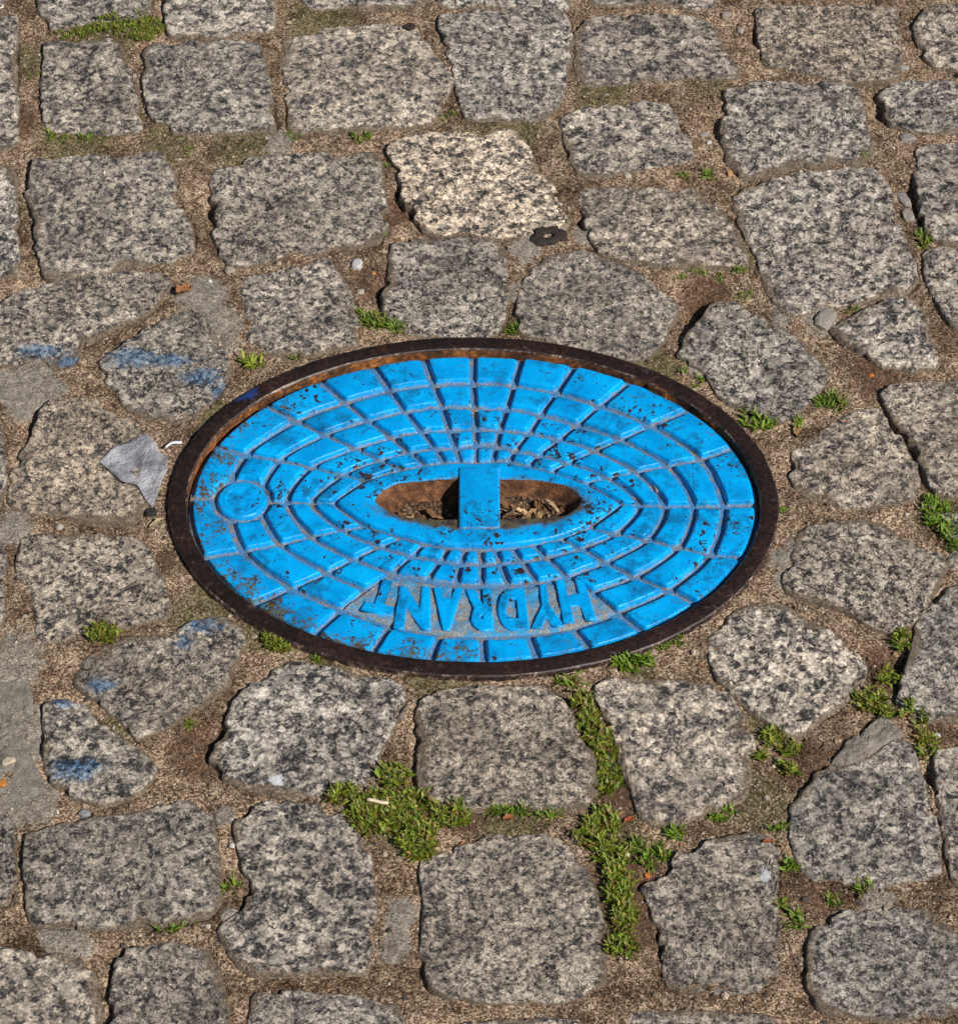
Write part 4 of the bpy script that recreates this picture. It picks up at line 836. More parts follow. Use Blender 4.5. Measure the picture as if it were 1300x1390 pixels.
def make_stone(c, R, seed, hgt=0.0, tilt=(0.0, 0.0), dome=2.2, edge_r=4.5, rough=0.7, mat=None, name="cobblestone"):
    th = ANG
    wob = 1.5 * fbm(np.cos(th) * R, np.sin(th) * R, seed * 3.1, 14, 2, seed) + 0.8 * fbm(np.cos(th) * R, np.sin(th) * R, seed * 5.3, 4.5, 2, seed + 9)
    Rw = R + wob + 1.6 - 4.5 * smooth(0.25, 0.75, fbm(np.cos(th) * R, np.sin(th) * R, seed * 7.7, 17, 2, seed + 31))
    er = edge_r * (1.0 + 0.55 * vnoise(np.cos(th) * 2.2, np.sin(th) * 2.2, seed * 1.7, 5))
    r = TT[:, None] * Rw[None, :]
    x = r * np.cos(th)
    y = r * np.sin(th)
    de = (1 - TT[:, None]) * Rw[None, :]
    q = np.clip(1 - de / er[None, :], 0, 1)
    z = -er[None, :] * (1 - np.sqrt(np.maximum(1 - q * q, 0.0))) * 0.9
    z = z + dome * (1 - TT[:, None] ** 2.2) - dome * 0.3 + hgt + tilt[0] * x / 50 + tilt[1] * y / 50
    ox = c[0] + seed * 211.0
    z = z + 1.15 * fbm(x + ox, y + c[1], 0, 24, 2, 41) + 0.55 * fbm(x + ox, y + c[1], 3, 9.5, 2, 43)
    rg = 1 - np.abs(fbm(x + ox, y + c[1], 7, 15, 2, 47))
    z = z - rough * smooth(0.88, 1.0, rg)
    z = z + 0.72 * vnoise((x + ox) / 3.6, (y + c[1]) / 3.6, 0.2, 51) + 0.5 * vnoise((x + ox) / 1.9, (y + c[1]) / 1.9, 0.6, 53)
    V = [np.array([[0, 0, z[0].mean()]])]
    V.append(np.stack([x, y, z], -1).reshape(-1, 3))
    zz = z[-1]
    for k, (dr, dz) in enumerate(((0.7, -2.5), (1.0, -6.0), (0.4, -12.0), (-2.0, -24.0))):
        j = 0.8 * fbm(x[-1] + ox, y[-1] + c[1], dz * 2.0, 7, 2, 61)
        rr = Rw + dr + j
        V.append(np.stack([rr * np.cos(th), rr * np.sin(th), zz + dz], -1))
    V = np.vstack(V)
    nl = NR + 4
    Fq = grid_faces(nl, NA, 1)
    faces = Fq.tolist() + [(0, 1 + j, 1 + (j + 1) % NA) for j in range(NA)]
    # dust on the arrises and where the face is low
    cav = np.zeros(len(V))
    cav[1:1 + NR * NA] = (np.clip(1 - de / (2.5 + 12.0 * smooth(-0.3, 0.7, fbm(x + ox, y + c[1], 9, 26, 3, 57))), 0, 1) * (0.55 + 0.65 * smooth(-0.5, 0.3, fbm(x + ox, y + c[1], 19, 40, 2, 59))) + np.clip(-(z - hgt) / 5.0, 0, 0.5) - 0.05).ravel()
    cav[1 + NR * NA:] = 0.95
    wx, wy = V[:, 0] + c[0], V[:, 1] + c[1]
    pm = blob_mask(wx, wy, PAINT)
    me = mesh_from(name, V, faces, [mat or GRANITE], True, {"dirt": cav, "paint": pm, "white": blob_mask(wx, wy, WHITE)})
    return me

for i, ((wm, lt, _), (c, R)) in enumerate(zip(STONES, TABLES)):
    rr = random.Random(100 + i)
    me = make_stone(c, R, i + 1, rr.uniform(-0.7, 1.1), (rr.uniform(-.9, .9), rr.uniform(-.9, .9)), rr.uniform(0.4, 1.7), rr.uniform(1.8, 4.2), rr.uniform(.3, 1.5))
    o = link("cobblestone", me, pavement, (c[0], c[1], 0))
    o["warm"] = float(wm) + rr.uniform(0.0, 0.3)
    o["light"] = float(lt) + rr.uniform(-.06, .07)
    o["grain"] = rr.uniform(0.8, 1.5)
    o["punch"] = rr.uniform(-0.26, 0.0)

MORTAR_M = make_mortar()
for i, pl in enumerate(PATCHES):
    c, R = radius_table(pl)
    R = R * (1 + 0.07 * fbm(np.cos(ANG) * 2, np.sin(ANG) * 2, i * 3.0, 0.8, 3, 5))
    me = make_stone(c, R, 200 + i, -1.6 if i else 0.4, (0, 0), 0.4, 13.0 if i else 5.0, 0.5, MORTAR_M, "mortar_patch")
    link("mortar_patch", me, pavement, (c[0], c[1], 0))

variants = []
for k in range(6):
    rr = random.Random(500 + k)
    s = rr.uniform(52, 55)
    pl = [(sx * s * (1 + rr.uniform(-.06, .06)), sy * s * (1 + rr.uniform(-.06, .06))) for sx, sy in ((-1, -1), (0, -1.04), (1, -1), (1.03, 0), (1, 1), (0, 1.03), (-1, 1), (-1.04, 0))]
    c, R = radius_table(pl)
    variants.append(make_stone(np.array([3000.0 + 400 * k, 0.0]), R, 80 + k, 0.4, (0.3, -0.3)))
for (x, y, k, q, s) in AROUND:               # more of the same paving out of the picture
    o = link("cobblestone", variants[k], pavement, (x, y, 0), q * math.pi / 2 + random.uniform(-.06, .06))
    o.scale = (s, s, 1)
    o["warm"] = random.uniform(0, .3)
    o["light"] = random.uniform(-.1, .1)
    o["grain"] = random.uniform(0.8, 1.5)
    o["punch"] = random.uniform(-0.26, 0.0)

# ------------------------------------------------------------------ grit lying in the joints
def ico():
    t = (1 + 5 ** 0.5) / 2
    v = np.array([(-1, t, 0), (1, t, 0), (-1, -t, 0), (1, -t, 0), (0, -1, t), (0, 1, t), (0, -1, -t), (0, 1, -t), (t, 0, -1), (t, 0, 1), (-t, 0, -1), (-t, 0, 1)], float)
    v /= np.linalg.norm(v[0])
    f = np.array([(0, 11, 5), (0, 5, 1), (0, 1, 7), (0, 7, 10), (0, 10, 11), (1, 5, 9), (5, 11, 4), (11, 10, 2), (10, 7, 6), (7, 1, 8), (3, 9, 4), (3, 4, 2), (3, 2, 6), (3, 6, 8), (3, 8, 9), (4, 9, 5), (2, 4, 11), (6, 2, 10), (8, 6, 7), (9, 8, 1)])
    return v, f
IV, IF = ico()

def make_grit_mesh():
    n = 220000
    x = RNG.uniform(-420, 420, n)
    y = RNG.uniform(-450, 610, n)
    sd = stone_sd(x, y)
    fr = frame_r(x, y)
    dens = 0.35 + 0.65 * smooth(-0.3, 0.6, fbm(x, y, 0, 40, 2, 71)) - 0.4 * blob_mask(x, y, MORTAR)
    ok = (sd > -1.5) & (fr > 1.004) & (RNG.uniform(0, 1, n) < dens)
    x, y = x[ok][:34000], y[ok][:34000]
    n = len(x)
    z = sand_height(x, y)
    s = np.clip(RNG.lognormal(-0.78, 0.55, n), 0.22, 2.4)
    vv = IV[None] * (1 + RNG.uniform(-.28, .28, (n, 12, 1)))
    st = RNG.uniform(0.6, 1.35, (n, 1, 3))
    st[:, :, 2] *= 0.8
    vv = vv * st * s[:, None, None]
    a = RNG.uniform(0, 6.283, n)
    ca, sa = np.cos(a)[:, None], np.sin(a)[:, None]
    X = vv[..., 0] * ca - vv[..., 1] * sa + x[:, None]
    Y = vv[..., 0] * sa + vv[..., 1] * ca + y[:, None]
    Z = vv[..., 2] + (z + 0.18 * s)[:, None]
    V = np.stack([X, Y, Z], -1).reshape(-1, 3)
    F = (IF[None] + (np.arange(n) * 12)[:, None, None]).reshape(-1, 3)
    pal = np.array([(.31, .23, .16), (.22, .155, .10), (.40, .31, .23), (.13, .085, .055), (.50, .44, .37), (.07, .06, .055), (.50, .45, .39), (.26, .13, .06), (.42, .33, .25)])
    pick = RNG.choice(len(pal), n, p=[.26, .24, .13, .17, .05, .07, .01, .03, .04])
    hm = blob_mask(x, y, HUMUS) > 0.45
    pick = np.where(hm & (RNG.uniform(0, 1, n) < .5), RNG.choice([3, 3, 7, 5], n), pick)
    T = np.repeat(pal[pick] * RNG.uniform(.6, 1.1, (n, 1)), 12, 0)
    return mesh_from("grit", V, F, [GRIT], False, {"tint": T})
grit = link("grit", make_grit_mesh())
grit["kind"] = "stuff"
tag(grit, "sand grains and fine gravel scattered along the joints", "grit")

# ------------------------------------------------------------------ frame of the cover
IRON, RUST, WORN = make_iron(), make_rust(), make_worn()
frame = link("cover_frame", None, None, (LID_C[0], LID_C[1], 0), LID_ROT)
tag(frame, "dark rusted oval iron frame set in the cobblestones around the blue lid", "frame")

def ellipse_ring(profile, n=260, jit=0.4, seed=0, a0=FRAME_A, b0=FRAME_B):
    t = np.linspace(0, 2 * math.pi, n, endpoint=False)
    ct, st = np.cos(t), np.sin(t)
    # outward normal of the inner ellipse
    nx, ny = ct / a0, st / b0
    ln = np.hypot(nx, ny)
    nx, ny = nx / ln, ny / ln
    V = []
    for k, (w, z) in enumerate(profile):
        ww = w + jit * fbm(a0 * ct, b0 * st, k * 3.0 + seed, 14, 2, 81 + k)
        zz = z + jit * 0.6 * fbm(a0 * ct, b0 * st, k * 3.0 + seed, 22, 2, 91)
        V.append(np.stack([a0 * ct + nx * ww, b0 * st + ny * ww, zz], -1))
    return np.vstack(V), grid_faces(len(profile), n)

prof = [(0.0, -26), (0.0, 1.0), (0.35, 1.7), (1.0, 2.2), (1.8, 2.4), (6.0, 2.45), (11.6, 2.4), (12.6, 2.1), (13.3, 1.5), (13.6, 0.7), (13.9, -22)]
V, F = ellipse_ring(prof)
segm = [1, 2, 2, 0, 0, 0, 0, 2, 2, 2]
fm = np.repeat(segm, 260)
pm = np.zeros(len(V))
wx, wy = V[:, 0] + LID_C[0], V[:, 1] + LID_C[1]
pm = np.exp(-(((wx + 185) / 22) ** 2 + ((wy - 118) / 14) ** 2))
link("rim", mesh_from("rim", V, F, [IRON, RUST, WORN], True, {"paint": pm}, fm), frame)
# ledge that carries the lid
V, F = ellipse_ring([(-9.0, -30), (-9.0, -21), (-8.4, -20.4), (0.4, -20.2)], seed=5)
link("seat_ledge", mesh_from("seat_ledge", V, F, [RUST], True), frame)

def bevel_box(sx, sy, sz, r, taper=0.0):
    """box centred on x,y, top at z=0, rounded arrises"""
    V, hx, hy = [], sx / 2, sy / 2
    def loop(ins, z, rad):
        pts = []
        for qx, qy, a0 in ((1, 1, 0), (-1, 1, 90), (-1, -1, 180), (1, -1, 270)):
            for k in range(5):
                a = math.radians(a0 + k * 22.5)
                pts.append((qx * (hx - ins - rad) + rad * math.cos(a), qy * (hy - ins - rad) + rad * math.sin(a), z))
        return pts
    for ins, z in ((-taper, -sz), (0.0, -r), (r * 0.3, -r * 0.3), (r, 0.0)):
        V += loop(ins, z, max(r * 1.2 - ins * 0.6, 0.3))
    F = grid_faces(4, 20).tolist() + [tuple(range(60, 80))]
    return np.array(V), F

def rotz(V, a):
    c, s = math.cos(a), math.sin(a)
    V = np.asarray(V, float)
    return np.stack([V[:, 0] * c - V[:, 1] * s, V[:, 0] * s + V[:, 1] * c, V[:, 2]], -1)

# hinge lug on the inner wall at upper right
V, F = bevel_box(17, 7, 14, 1.0)
V = rotz(V, math.radians(-32)) + np.array([136.0, 117.0, 1.6])
link("hinge_lug", mesh_from("hinge_lug", V, F, [RUST], False), frame)

# ------------------------------------------------------------------ the lid
lid = link("hydrant_lid", None, None, (LID_C[0], LID_C[1] - 1.0, 2.7))
tag(lid, "bright blue worn oval hydrant lid with raised pads and the word HYDRANT", "lid")
PAINT_M, GROOVE_M, FIELD_M, SLOT_M = make_paint(lid), make_groove(lid), make_field(lid), make_slot()
bpy.context.view_layer.update()

G = np.array(GROOVES, float)[:, ::-1] - LID_C          # [24 radials][eye, ring1..ring4, edge]
G[:, 5] *= 0.982
NG = len(G)
SUB = 10
def ring_curve(k):
    if k == 0:                                          # the eye is pointed at both ends
        half1 = catmull(G[6:19, 0], SUB, closed=False)
        half2 = catmull(np.vstack([G[18:, 0], G[:7, 0]]), SUB, closed=False)
        full = np.vstack([half1[:-1], half2[:-1]])
        return np.roll(full, 6 * SUB, axis=0)
    if k == 5:
        p = catmull(G[:, 5], SUB)
        t = np.arctan2(p[:, 1] / FRAME_B, p[:, 0] / FRAME_A)
        return np.stack([np.cos(t) * (FRAME_A - 0.6), np.sin(t) * (FRAME_B - 0.6)], -1)
    return catmull(G[:, k], SUB)
RINGS = [ring_curve(k) for k in range(6)]
BOSS = np.array([-170.6, 14.1]) - LID_C

def round_rect(w, h, r, nside=9, ncor=5):
    """closed outline of a rounded rectangle centred on the origin, fixed point count"""
    P = []
    hw, hh = w / 2, h / 2
    for (cx, cy, a0), (dx, dy, L) in zip(((hw - r, hh - r, 0), (-hw + r, hh - r, 90), (-hw + r, -hh + r, 180), (hw - r, -hh + r, 270)),
                                         ((-1, 0, w - 2 * r), (0, -1, h - 2 * r), (1, 0, w - 2 * r), (0, 1, h - 2 * r))):
        for k in range(ncor + 1):
            a = math.radians(a0 + 90.0 * k / ncor)
            P.append((cx + r * math.cos(a), cy + r * math.sin(a)))
        ex, ey = P[-1]
        for k in range(1, nside):
            P.append((ex + dx * L * k / nside, ey + dy * L * k / nside))
    return np.array(P)

def pad_mesh(inner, outer_c, s, ztop, g, height, jitter):
    A, B_ = inner[s], outer_c[s]
    ls = lambda p: np.linalg.norm(np.diff(p, axis=0), axis=1).sum()
    la, lb = ls(A), ls(B_)
    lt = np.linalg.norm(A - B_, axis=1)
    W, H = (la + lb) / 2, lt.mean()
    def at(u, t):
        u = np.clip(u, 0, 1) * (len(s) - 1)
        i = np.minimum(u.astype(int), len(s) - 2)
        f = (u - i)[:, None]
        pa = A[i] * (1 - f) + A[i + 1] * f
        pb = B_[i] * (1 - f) + B_[i + 1] * f
        t = np.clip(t, 0, 1)[:, None]
        return pa * (1 - t) + pb * t
    loops = []
    for ins, z, rad in ((g, -9.0, 2.2), (g + 0.3, ztop - height, 2.0), (g + 1.35, ztop - height * 0.48, 1.8), (g + 1.9, ztop - 0.6, 1.6), (g + 2.4, ztop - 0.16, 1.4), (g + 3.1, ztop, 1.2)):
        d = min(ins, 0.36 * min(W, H))
        rr_ = round_rect(W - 2 * d, H - 2 * d, min(rad, 0.3 * (min(W, H) - 2 * d)))
        t = rr_[:, 1] / H + 0.5
        wid = la * (1 - t) + lb * t                       # the pad is wider at its outer ring
        u = rr_[:, 0] / (W - 2 * d) * (1 - 2 * d / np.maximum(wid, 2.6 * d)) + 0.5
        q = at(u, t)
        dd = q - BOSS
        hit = np.hypot(dd[:, 0], dd[:, 1]) < 19.4 + ins
        if hit.any():
            if hit.mean() > 0.8:
                return None, None
            aim = q[~hit].mean(0)
            for k in np.nonzero(hit)[0]:                  # draw the corner back until clear of the boss
                for f in np.linspace(0, 1, 80):
                    pt = q[k] * (1 - f) + aim * f
                    if np.hypot(*(pt - BOSS)) >= 19.4 + ins:
                        break
                q[k] = pt
        loops.append(np.column_stack([q, np.full(len(q), z)]))
    c = loops[-1].mean(0)
    n = len(loops[0])
    top = loops[-1]
    for f in (0.66, 0.33):
        loops.append(c + (top - c) * f)
    V = np.vstack(loops + [c[None]])
    cc = np.array([c[0], c[1], 0.0])
    V = V - cc
    lift = V[:, 2] > -8.9
    V[lift, 2] += (0.35 * fbm(V[:, 0] + cc[0], V[:, 1] + cc[1], 0, 20, 2, 33))[lift]
    tx, ty = jitter
    V[lift, 2] += (tx * V[:, 0] + ty * V[:, 1])[lift]
    V[:, :2] += 0.28 * np.stack([fbm(V[:, 0] + cc[0], V[:, 1] + cc[1], 2, 6, 2, 35), fbm(V[:, 0] + cc[0], V[:, 1] + cc[1], 4, 6, 2, 37)], -1)
    F = grid_faces(len(loops), n).tolist()
    last = (len(loops) - 1) * n
    F += [(last + j, last + (j + 1) % n, len(V) - 1) for j in range(n)]
    return mesh_from("tread_pad", V, [f[::-1] for f in F], [PAINT_M], True), cc

for k in range(5):
    inner, outer_c = RINGS[k], RINGS[k + 1]
    for j in range(NG):
        if k in (2, 3) and 9 <= j <= 14:
            continue                                     # lettering stands here
        s = np.arange(j * SUB, (j + 1) * SUB + 1) % (NG * SUB)
        ztop = -2.9 + random.uniform(-.25, .25)
        hh = 4.4
        if k == 0 and j in (23, 0):
            ztop, hh = -4.4, 1.6
        me, cc = pad_mesh(inner, outer_c, s, ztop, 1.55 if k < 4 else 2.05, hh, (random.uniform(-.008, .008), random.uniform(-.008, .008)))
        if me is not None:
            link("tread_pad", me, lid, cc)

# round boss at the left end, with a shallow cast emblem of swirls
def boss_mesh():
    n, rings = 72, 26
    t = np.linspace(0, 2 * math.pi, n, endpoint=False)
    V = [[0, 0, -3.1]]
    for i in range(1, rings + 1):
        r = 17.2 * i / rings
        x, y = r * np.cos(t), r * np.sin(t)
        z = np.full(n, -3.0)
        z = z + 0.9 * fbm(x, y, 3.0, 6.5, 2, 12) * smooth(14, 10, r) + 0.45 * math.exp(-((r - 12.4) / 1.1) ** 2)
        z = z - 0.9 * max(0, (r - 15.7) / 1.5) ** 2
        V += np.stack([x, y, z], -1).tolist()
    for r, z in ((18.0, -5.2), (18.6, -9)):
        V += np.stack([r * np.cos(t), r * np.sin(t), np.full(n, z)], -1).tolist()
    F = grid_faces(rings + 2, n, 1).tolist() + [(0, 1 + j, 1 + (j + 1) % n) for j in range(n)]
    return mesh_from("round_boss", V, F, [PAINT_M], True)
link("round_boss", boss_mesh(), lid, (BOSS[0], BOSS[1], 0))

# slot outline and the eye shaped plate around it
NE = 220
TE = np.linspace(-math.pi, math.pi, NE, endpoint=False)
def polar(p, c):
    d = np.asarray(p) - c
    th = np.arctan2(d[:, 1], d[:, 0])
    r = np.hypot(d[:, 0], d[:, 1])
    o = np.argsort(th)
    return np.interp(TE, np.concatenate([th[o] - 2 * math.pi, th[o], th[o] + 2 * math.pi]), np.tile(r[o], 3))
SC = np.array([0.0, -1.5])
slot_p = catmull(np.array(SLOT) - LID_C, 10)
RS = polar(slot_p, SC)
RS = RS + 0.5 * fbm(np.cos(TE) * RS, np.sin(TE) * RS, 0, 6, 2, 7)
eye_in = inset(RINGS[0] if area(RINGS[0]) > 0 else RINGS[0][::-1], 0.9)
RE = polar(eye_in, SC)
def ringv(R, z):
    return np.stack([SC[0] + R * np.cos(TE), SC[1] + R * np.sin(TE), np.broadcast_to(z, R.shape)], -1)
zz = -2.7 + 0.3 * fbm(np.cos(TE) * RE, np.sin(TE) * RE, 0, 16, 2, 9)
loops = [ringv(RE, -9.0), ringv(RE - 0.4, -6.0), ringv(RE - 1.6, -3.6), ringv(RE - 2.4, zz - 0.25), ringv(RE - 3.4, zz)]
for f in (0.75, 0.5, 0.25):
    Rm = (RS + 2.0) * (1 - f) + (RE - 3.4) * f
    loops.append(ringv(Rm, zz + 0.3 * fbm(np.cos(TE) * Rm, np.sin(TE) * Rm, 0, 18, 2, 9)))
loops += [ringv(RS + 2.0, zz), ringv(RS + 0.7, zz - 0.25), ringv(RS, zz - 1.2)]
V = np.vstack(loops)
link("eye_plate", mesh_from("eye_plate", V, grid_faces(len(loops), NE), [PAINT_M], True), lid)
wall = [ringv(RS + 0.02, zz - 1.2)]
for f, z in ((0.985, -6.0), (0.95, -10.0), (0.90, -14.0), (0.80, -18.0), (0.6, -21.0), (0.35, -22.0), (0.1, -22.5)):
    R2 = RS * f
    wall.append(ringv(R2 + 0.7 * fbm(np.cos(TE) * R2, np.sin(TE) * R2, z, 9, 2, 13), z + 0.8 * fbm(np.cos(TE) * R2, np.sin(TE) * R2, 0, 8, 2, 15)))
V = np.vstack(wall)
link("key_slot", mesh_from("key_slot", V, grid_faces(len(wall), NE), [SLOT_M], True), lid)

# lifting bar across the slot
V, F = bevel_box(29.5, 60, 9, 1.5, 0.3)
V[:, 2] += 0.15 * fbm(V[:, 0], V[:, 1], 0, 9, 2, 3)
link("lifting_bar", mesh_from("lifting_bar", V, F, [make_paint(lid, False), GROOVE_M], True, None, [0] * 20 + [1] * 20 + [0] * 21), lid, (4.2, 2.6, -0.5))

# base plate: the floor of all the grooves
RB = polar(RINGS[5], SC)
base = [ringv(RB - 0.3, -24.0), ringv(RB, -8.6), ringv(RB - 0.8, -8.0)]
NB = 40
for i in range(1, NB + 1):
    f = 1 - i / NB
    Rm = (RS + 1.5) * (1 - f) + (RB - 0.8) * f
    base.append(ringv(Rm, -7.7 + 0.35 * fbm(np.cos(TE) * Rm, np.sin(TE) * Rm, 0, 5, 2, 19)))
V = np.vstack(base)
fm = np.zeros((len(base) - 1) * NE, int)
fm[:2 * NE] = 1
link("lid_plate", mesh_from("lid_plate", V, grid_faces(len(base), NE), [GROOVE_M, RUST], True, None, fm), lid)

# field under the lettering
s = np.arange(9 * SUB, 15 * SUB + 1)
fp = resample(np.vstack([RINGS[4][s], RINGS[2][s[::-1]]]), 2.5)
if area(fp) < 0:
    fp = fp[::-1]
def field_mesh():
    s = np.arange(9 * SUB, 15 * SUB + 1)
    A, Bc = RINGS[2][s], RINGS[4][s]
    n, m = len(s), 24
    rows = []
    for i in range(m + 1):
        f = 0.035 + 0.93 * i / m
        p = A * (1 - f) + Bc * f
        z = -5.7 + 0.8 * fbm(p[:, 0], p[:, 1], 0, 6, 3, 27)
        if i in (0, m):
            z = z * 0 - 7.6
        rows.append(np.column_stack([p, z]))
    return mesh_from("lettering_field", np.vstack(rows), grid_faces(m + 1, n, 0, False), [FIELD_M], True)
field = link("lettering_field", field_mesh(), lid)

def letter_mesh(ch, width, height):
    cu = bpy.data.curves.new("letter", 'FONT')
    cu.body = ch
    cu.extrude = 0.04
    cu.offset = 0.022
    cu.bevel_depth = 0.05
    cu.bevel_resolution = 3
    cu.resolution_u = 6
    o = bpy.data.objects.new("letter", cu)
    COL.objects.link(o)
    dg = bpy.context.evaluated_depsgraph_get()
    me = bpy.data.meshes.new_from_object(o.evaluated_get(dg))
    bpy.data.objects.remove(o)
    n = len(me.vertices)
    co = np.empty(n * 3, np.float32)
    me.vertices.foreach_get("co", co)
    co = co.reshape(-1, 3).astype(float)
    lo, hi = co.min(0), co.max(0)
    co = (co - (lo + hi) / 2) / (hi - lo)
    taper = 1.0 + 0.14 * co[:, 1]
    V = np.stack([co[:, 0] * width * taper, co[:, 1] * height, co[:, 2] * 4.6 - 5.9], -1)
    V[:, 2] += 0.45 * fbm(V[:, 0] + width * 9, V[:, 1], 0, 7, 2, 39)
    V[:, :2] += 0.45 * np.stack([fbm(V[:, 0], V[:, 1] + width * 7, 1, 6, 2, 40), fbm(V[:, 0], V[:, 1] + width * 5, 2, 6, 2, 42)], -1)
    me.vertices.foreach_set("co", (V * 0.001).astype(np.float32).ravel())
    me.materials.clear()
    me.materials.append(PAINT_M)
    me.update()
    return me

for ch, p0, p1, w in LETTERS:
    p0, p1 = np.array(p0) - LID_C, np.array(p1) - LID_C
    up = p1 - p0
    h = np.linalg.norm(up)
    o = link("letter", letter_mesh(ch, w, h), field, (*((p0 + p1) / 2), 0), math.atan2(up[1], up[0]) - math.pi / 2)
    o["label"] = "raised letter " + ch

# ------------------------------------------------------------------ plants in the joints
LEAF_A = make_leaf("weed_leaf", (0.085, 0.165, 0.016), (0.21, 0.33, 0.035))
LEAF_B = make_leaf("moss_leaf", (0.10, 0.165, 0.016), (0.26, 0.33, 0.04))
LEAF_C = make_leaf("grass_blade", (0.16, 0.28, 0.02), (0.36, 0.47, 0.06))

def leaf_shape(length, width, curl, fold, nseg=4):
    """points of one leaf along +X, origin at its base; 3 columns"""
    P = []
    for i in range(nseg + 1):
        t = i / nseg
        w = width * 0.5 * (math.sin(math.pi * min(t * 0.92 + 0.08, 1.0)) ** 0.7 if t < 1 else 0.03)
        x = length * (t - 0.18 * curl * t * t)
        z = length * (0.55 * curl * t - 0.75 * curl * t * t)
        P += [(x, -w, z + fold * w), (x, 0.0, z), (x, w, z + fold * w)]
    F = []
    for i in range(nseg):
        for j in range(2):
            a = i * 3 + j
            F.append((a, a + 1, a + 4, a + 3))
    return np.array(P), np.array(F)

def place_leaf(P, yaw, pitch, roll, pos):
    cr, sr = math.cos(roll), math.sin(roll)
    x, y, z = P[:, 0], P[:, 1] * cr - P[:, 2] * sr, P[:, 1] * sr + P[:, 2] * cr
    cp, sp = math.cos(pitch), math.sin(pitch)
    x, z = x * cp - z * sp, x * sp + z * cp
    cy, sy = math.cos(yaw), math.sin(yaw)
    return np.stack([x * cy - y * sy + pos[0], x * sy + y * cy + pos[1], z + pos[2]], -1)

SHARED = []
def shared_leaf(kind, mat):
    """a small stock of leaf meshes reused by every tuft built leaf by leaf"""
    rr = random.Random(900 + kind)
    P, F = leaf_shape(10.0, rr.uniform(1.6, 2.5) if mat is not LEAF_C else rr.uniform(1.1, 1.5), rr.uniform(.2, .8), rr.uniform(.25, .6))
    t = rr.uniform(.75, 1.25)
    T = np.tile(np.array([[t * rr.uniform(.9, 1.2), t, t * .9]]), (len(P), 1))
    return mesh_from("leaf", P, F, [mat], True, {"tint": T})
STOCK = {0: [shared_leaf(k, LEAF_A) for k in range(6)], 1: [shared_leaf(k, LEAF_C) for k in range(4)]}

def ground_z(x, y):
    xa, ya = np.array([x], float), np.array([y], float)
    return float(sand_height(xa, ya)[0])

for pi, (nm, label, cat, blobs, ln, spread, style, by_leaf) in enumerate(PLANTS):
    rr = random.Random(3000 + pi)
    cx = sum(b[0] for b in blobs) / len(blobs)
    cy = sum(b[1] for b in blobs) / len(blobs)
    cz = ground_z(cx, cy)
    grp = "weeds growing in the joints" if cat == "grass" else "moss and leafy mats in the joints"
    AV, AF, AT = [], [], []
    root = None
    if by_leaf:
        root = tag(link(nm, None, None, (cx, cy, cz)), label, cat, grp)
    base_i = 0
    for (bx, by, rx, ry, n) in blobs:
        # each blob is made of little rosettes
        n = int(n * (1.25 if by_leaf else (3.2 if cat == "moss" else 2.4)))
        ros = max(2, n // 9)
        cs = []
        for _ in range(ros):
            for _try in range(14):
                a, q = rr.uniform(0, 6.283), math.sqrt(rr.random())
                px_, py_ = bx + rx * q * math.cos(a), by + ry * q * math.sin(a)
                sdv = float(stone_sd(np.array([px_]), np.array([py_]))[0])
                fv = float(frame_r(np.array([px_]), np.array([py_]))[0])
                if sdv > (-4.0 if cat == "moss" else -1.5) and fv > 1.012:
                    break
            else:
                continue
            cs.append((px_, py_, max(ground_z(px_, py_), -6.0) if sdv > -1.5 else 0.2))
        if not cs:
            continue
        for i in range(n):
            q = cs[i % len(cs)]
            pos = (q[0] + rr.gauss(0, 1.1), q[1] + rr.gauss(0, 1.1), q[2] - 0.3 + (rr.uniform(0, 4.0) if cat == "moss" else 0.0))
            L = ln * rr.uniform(0.45, 1.15) * (0.8 if cat == "moss" else 0.88)
            pitch = math.radians(rr.uniform(12, 78) * (1.15 - 0.6 * spread) + 6)
            yaw = rr.uniform(0, 6.283)
            dead = rr.random() < 0.15
            if by_leaf:
                o = link("leaf", rr.choice(STOCK[style]), root, (pos[0] - cx, pos[1] - cy, pos[2] - cz))
                k = L / 10.0
                o.scale = (k, k * rr.uniform(.8, 1.1), k)
                o.rotation_euler = (rr.uniform(-.4, .4), -pitch, yaw)
            else:
                W = L * rr.uniform(.15, .26) if cat == "grass" else L * rr.uniform(.22, .36)
                if rr.random() < 0.14:                   # thin grass blades among the leaves
                    L, W, dead = L * rr.uniform(1.1, 1.7), L * 0.11, rr.random() < 0.4
                P, F = leaf_shape(L, W, rr.uniform(.15, .8), rr.uniform(.2, .6), 3)
                P = place_leaf(P, yaw, pitch, rr.uniform(-.4, .4), (pos[0] - cx, pos[1] - cy, pos[2] - cz))
                t = rr.uniform(.45, 1.3)
                tint = (1.5 * t, 0.72 * t, 2.2 * t) if dead else (t * rr.uniform(.85, 1.35), t, t * .9)
                AV.append(P); AF.append(F + base_i); AT.append(np.tile(np.array([tint]), (len(P), 1)))
                base_i += len(P)
    if not by_leaf:
        me = mesh_from(nm, np.vstack(AV), np.vstack(AF), [LEAF_B if cat == "moss" else LEAF_A], True, {"tint": np.vstack(AT)})
        tag(link(nm, me, None, (cx, cy, cz)), label, cat, grp)

# ------------------------------------------------------------------ loose bits
def top_z(x, y):
    """height of whatever lies under a point: sett or sand (rough)"""
    sd = float(stone_sd(np.array([x], float), np.array([y], float))[0])
    return 1.0 if sd < -4 else ground_z(x, y)

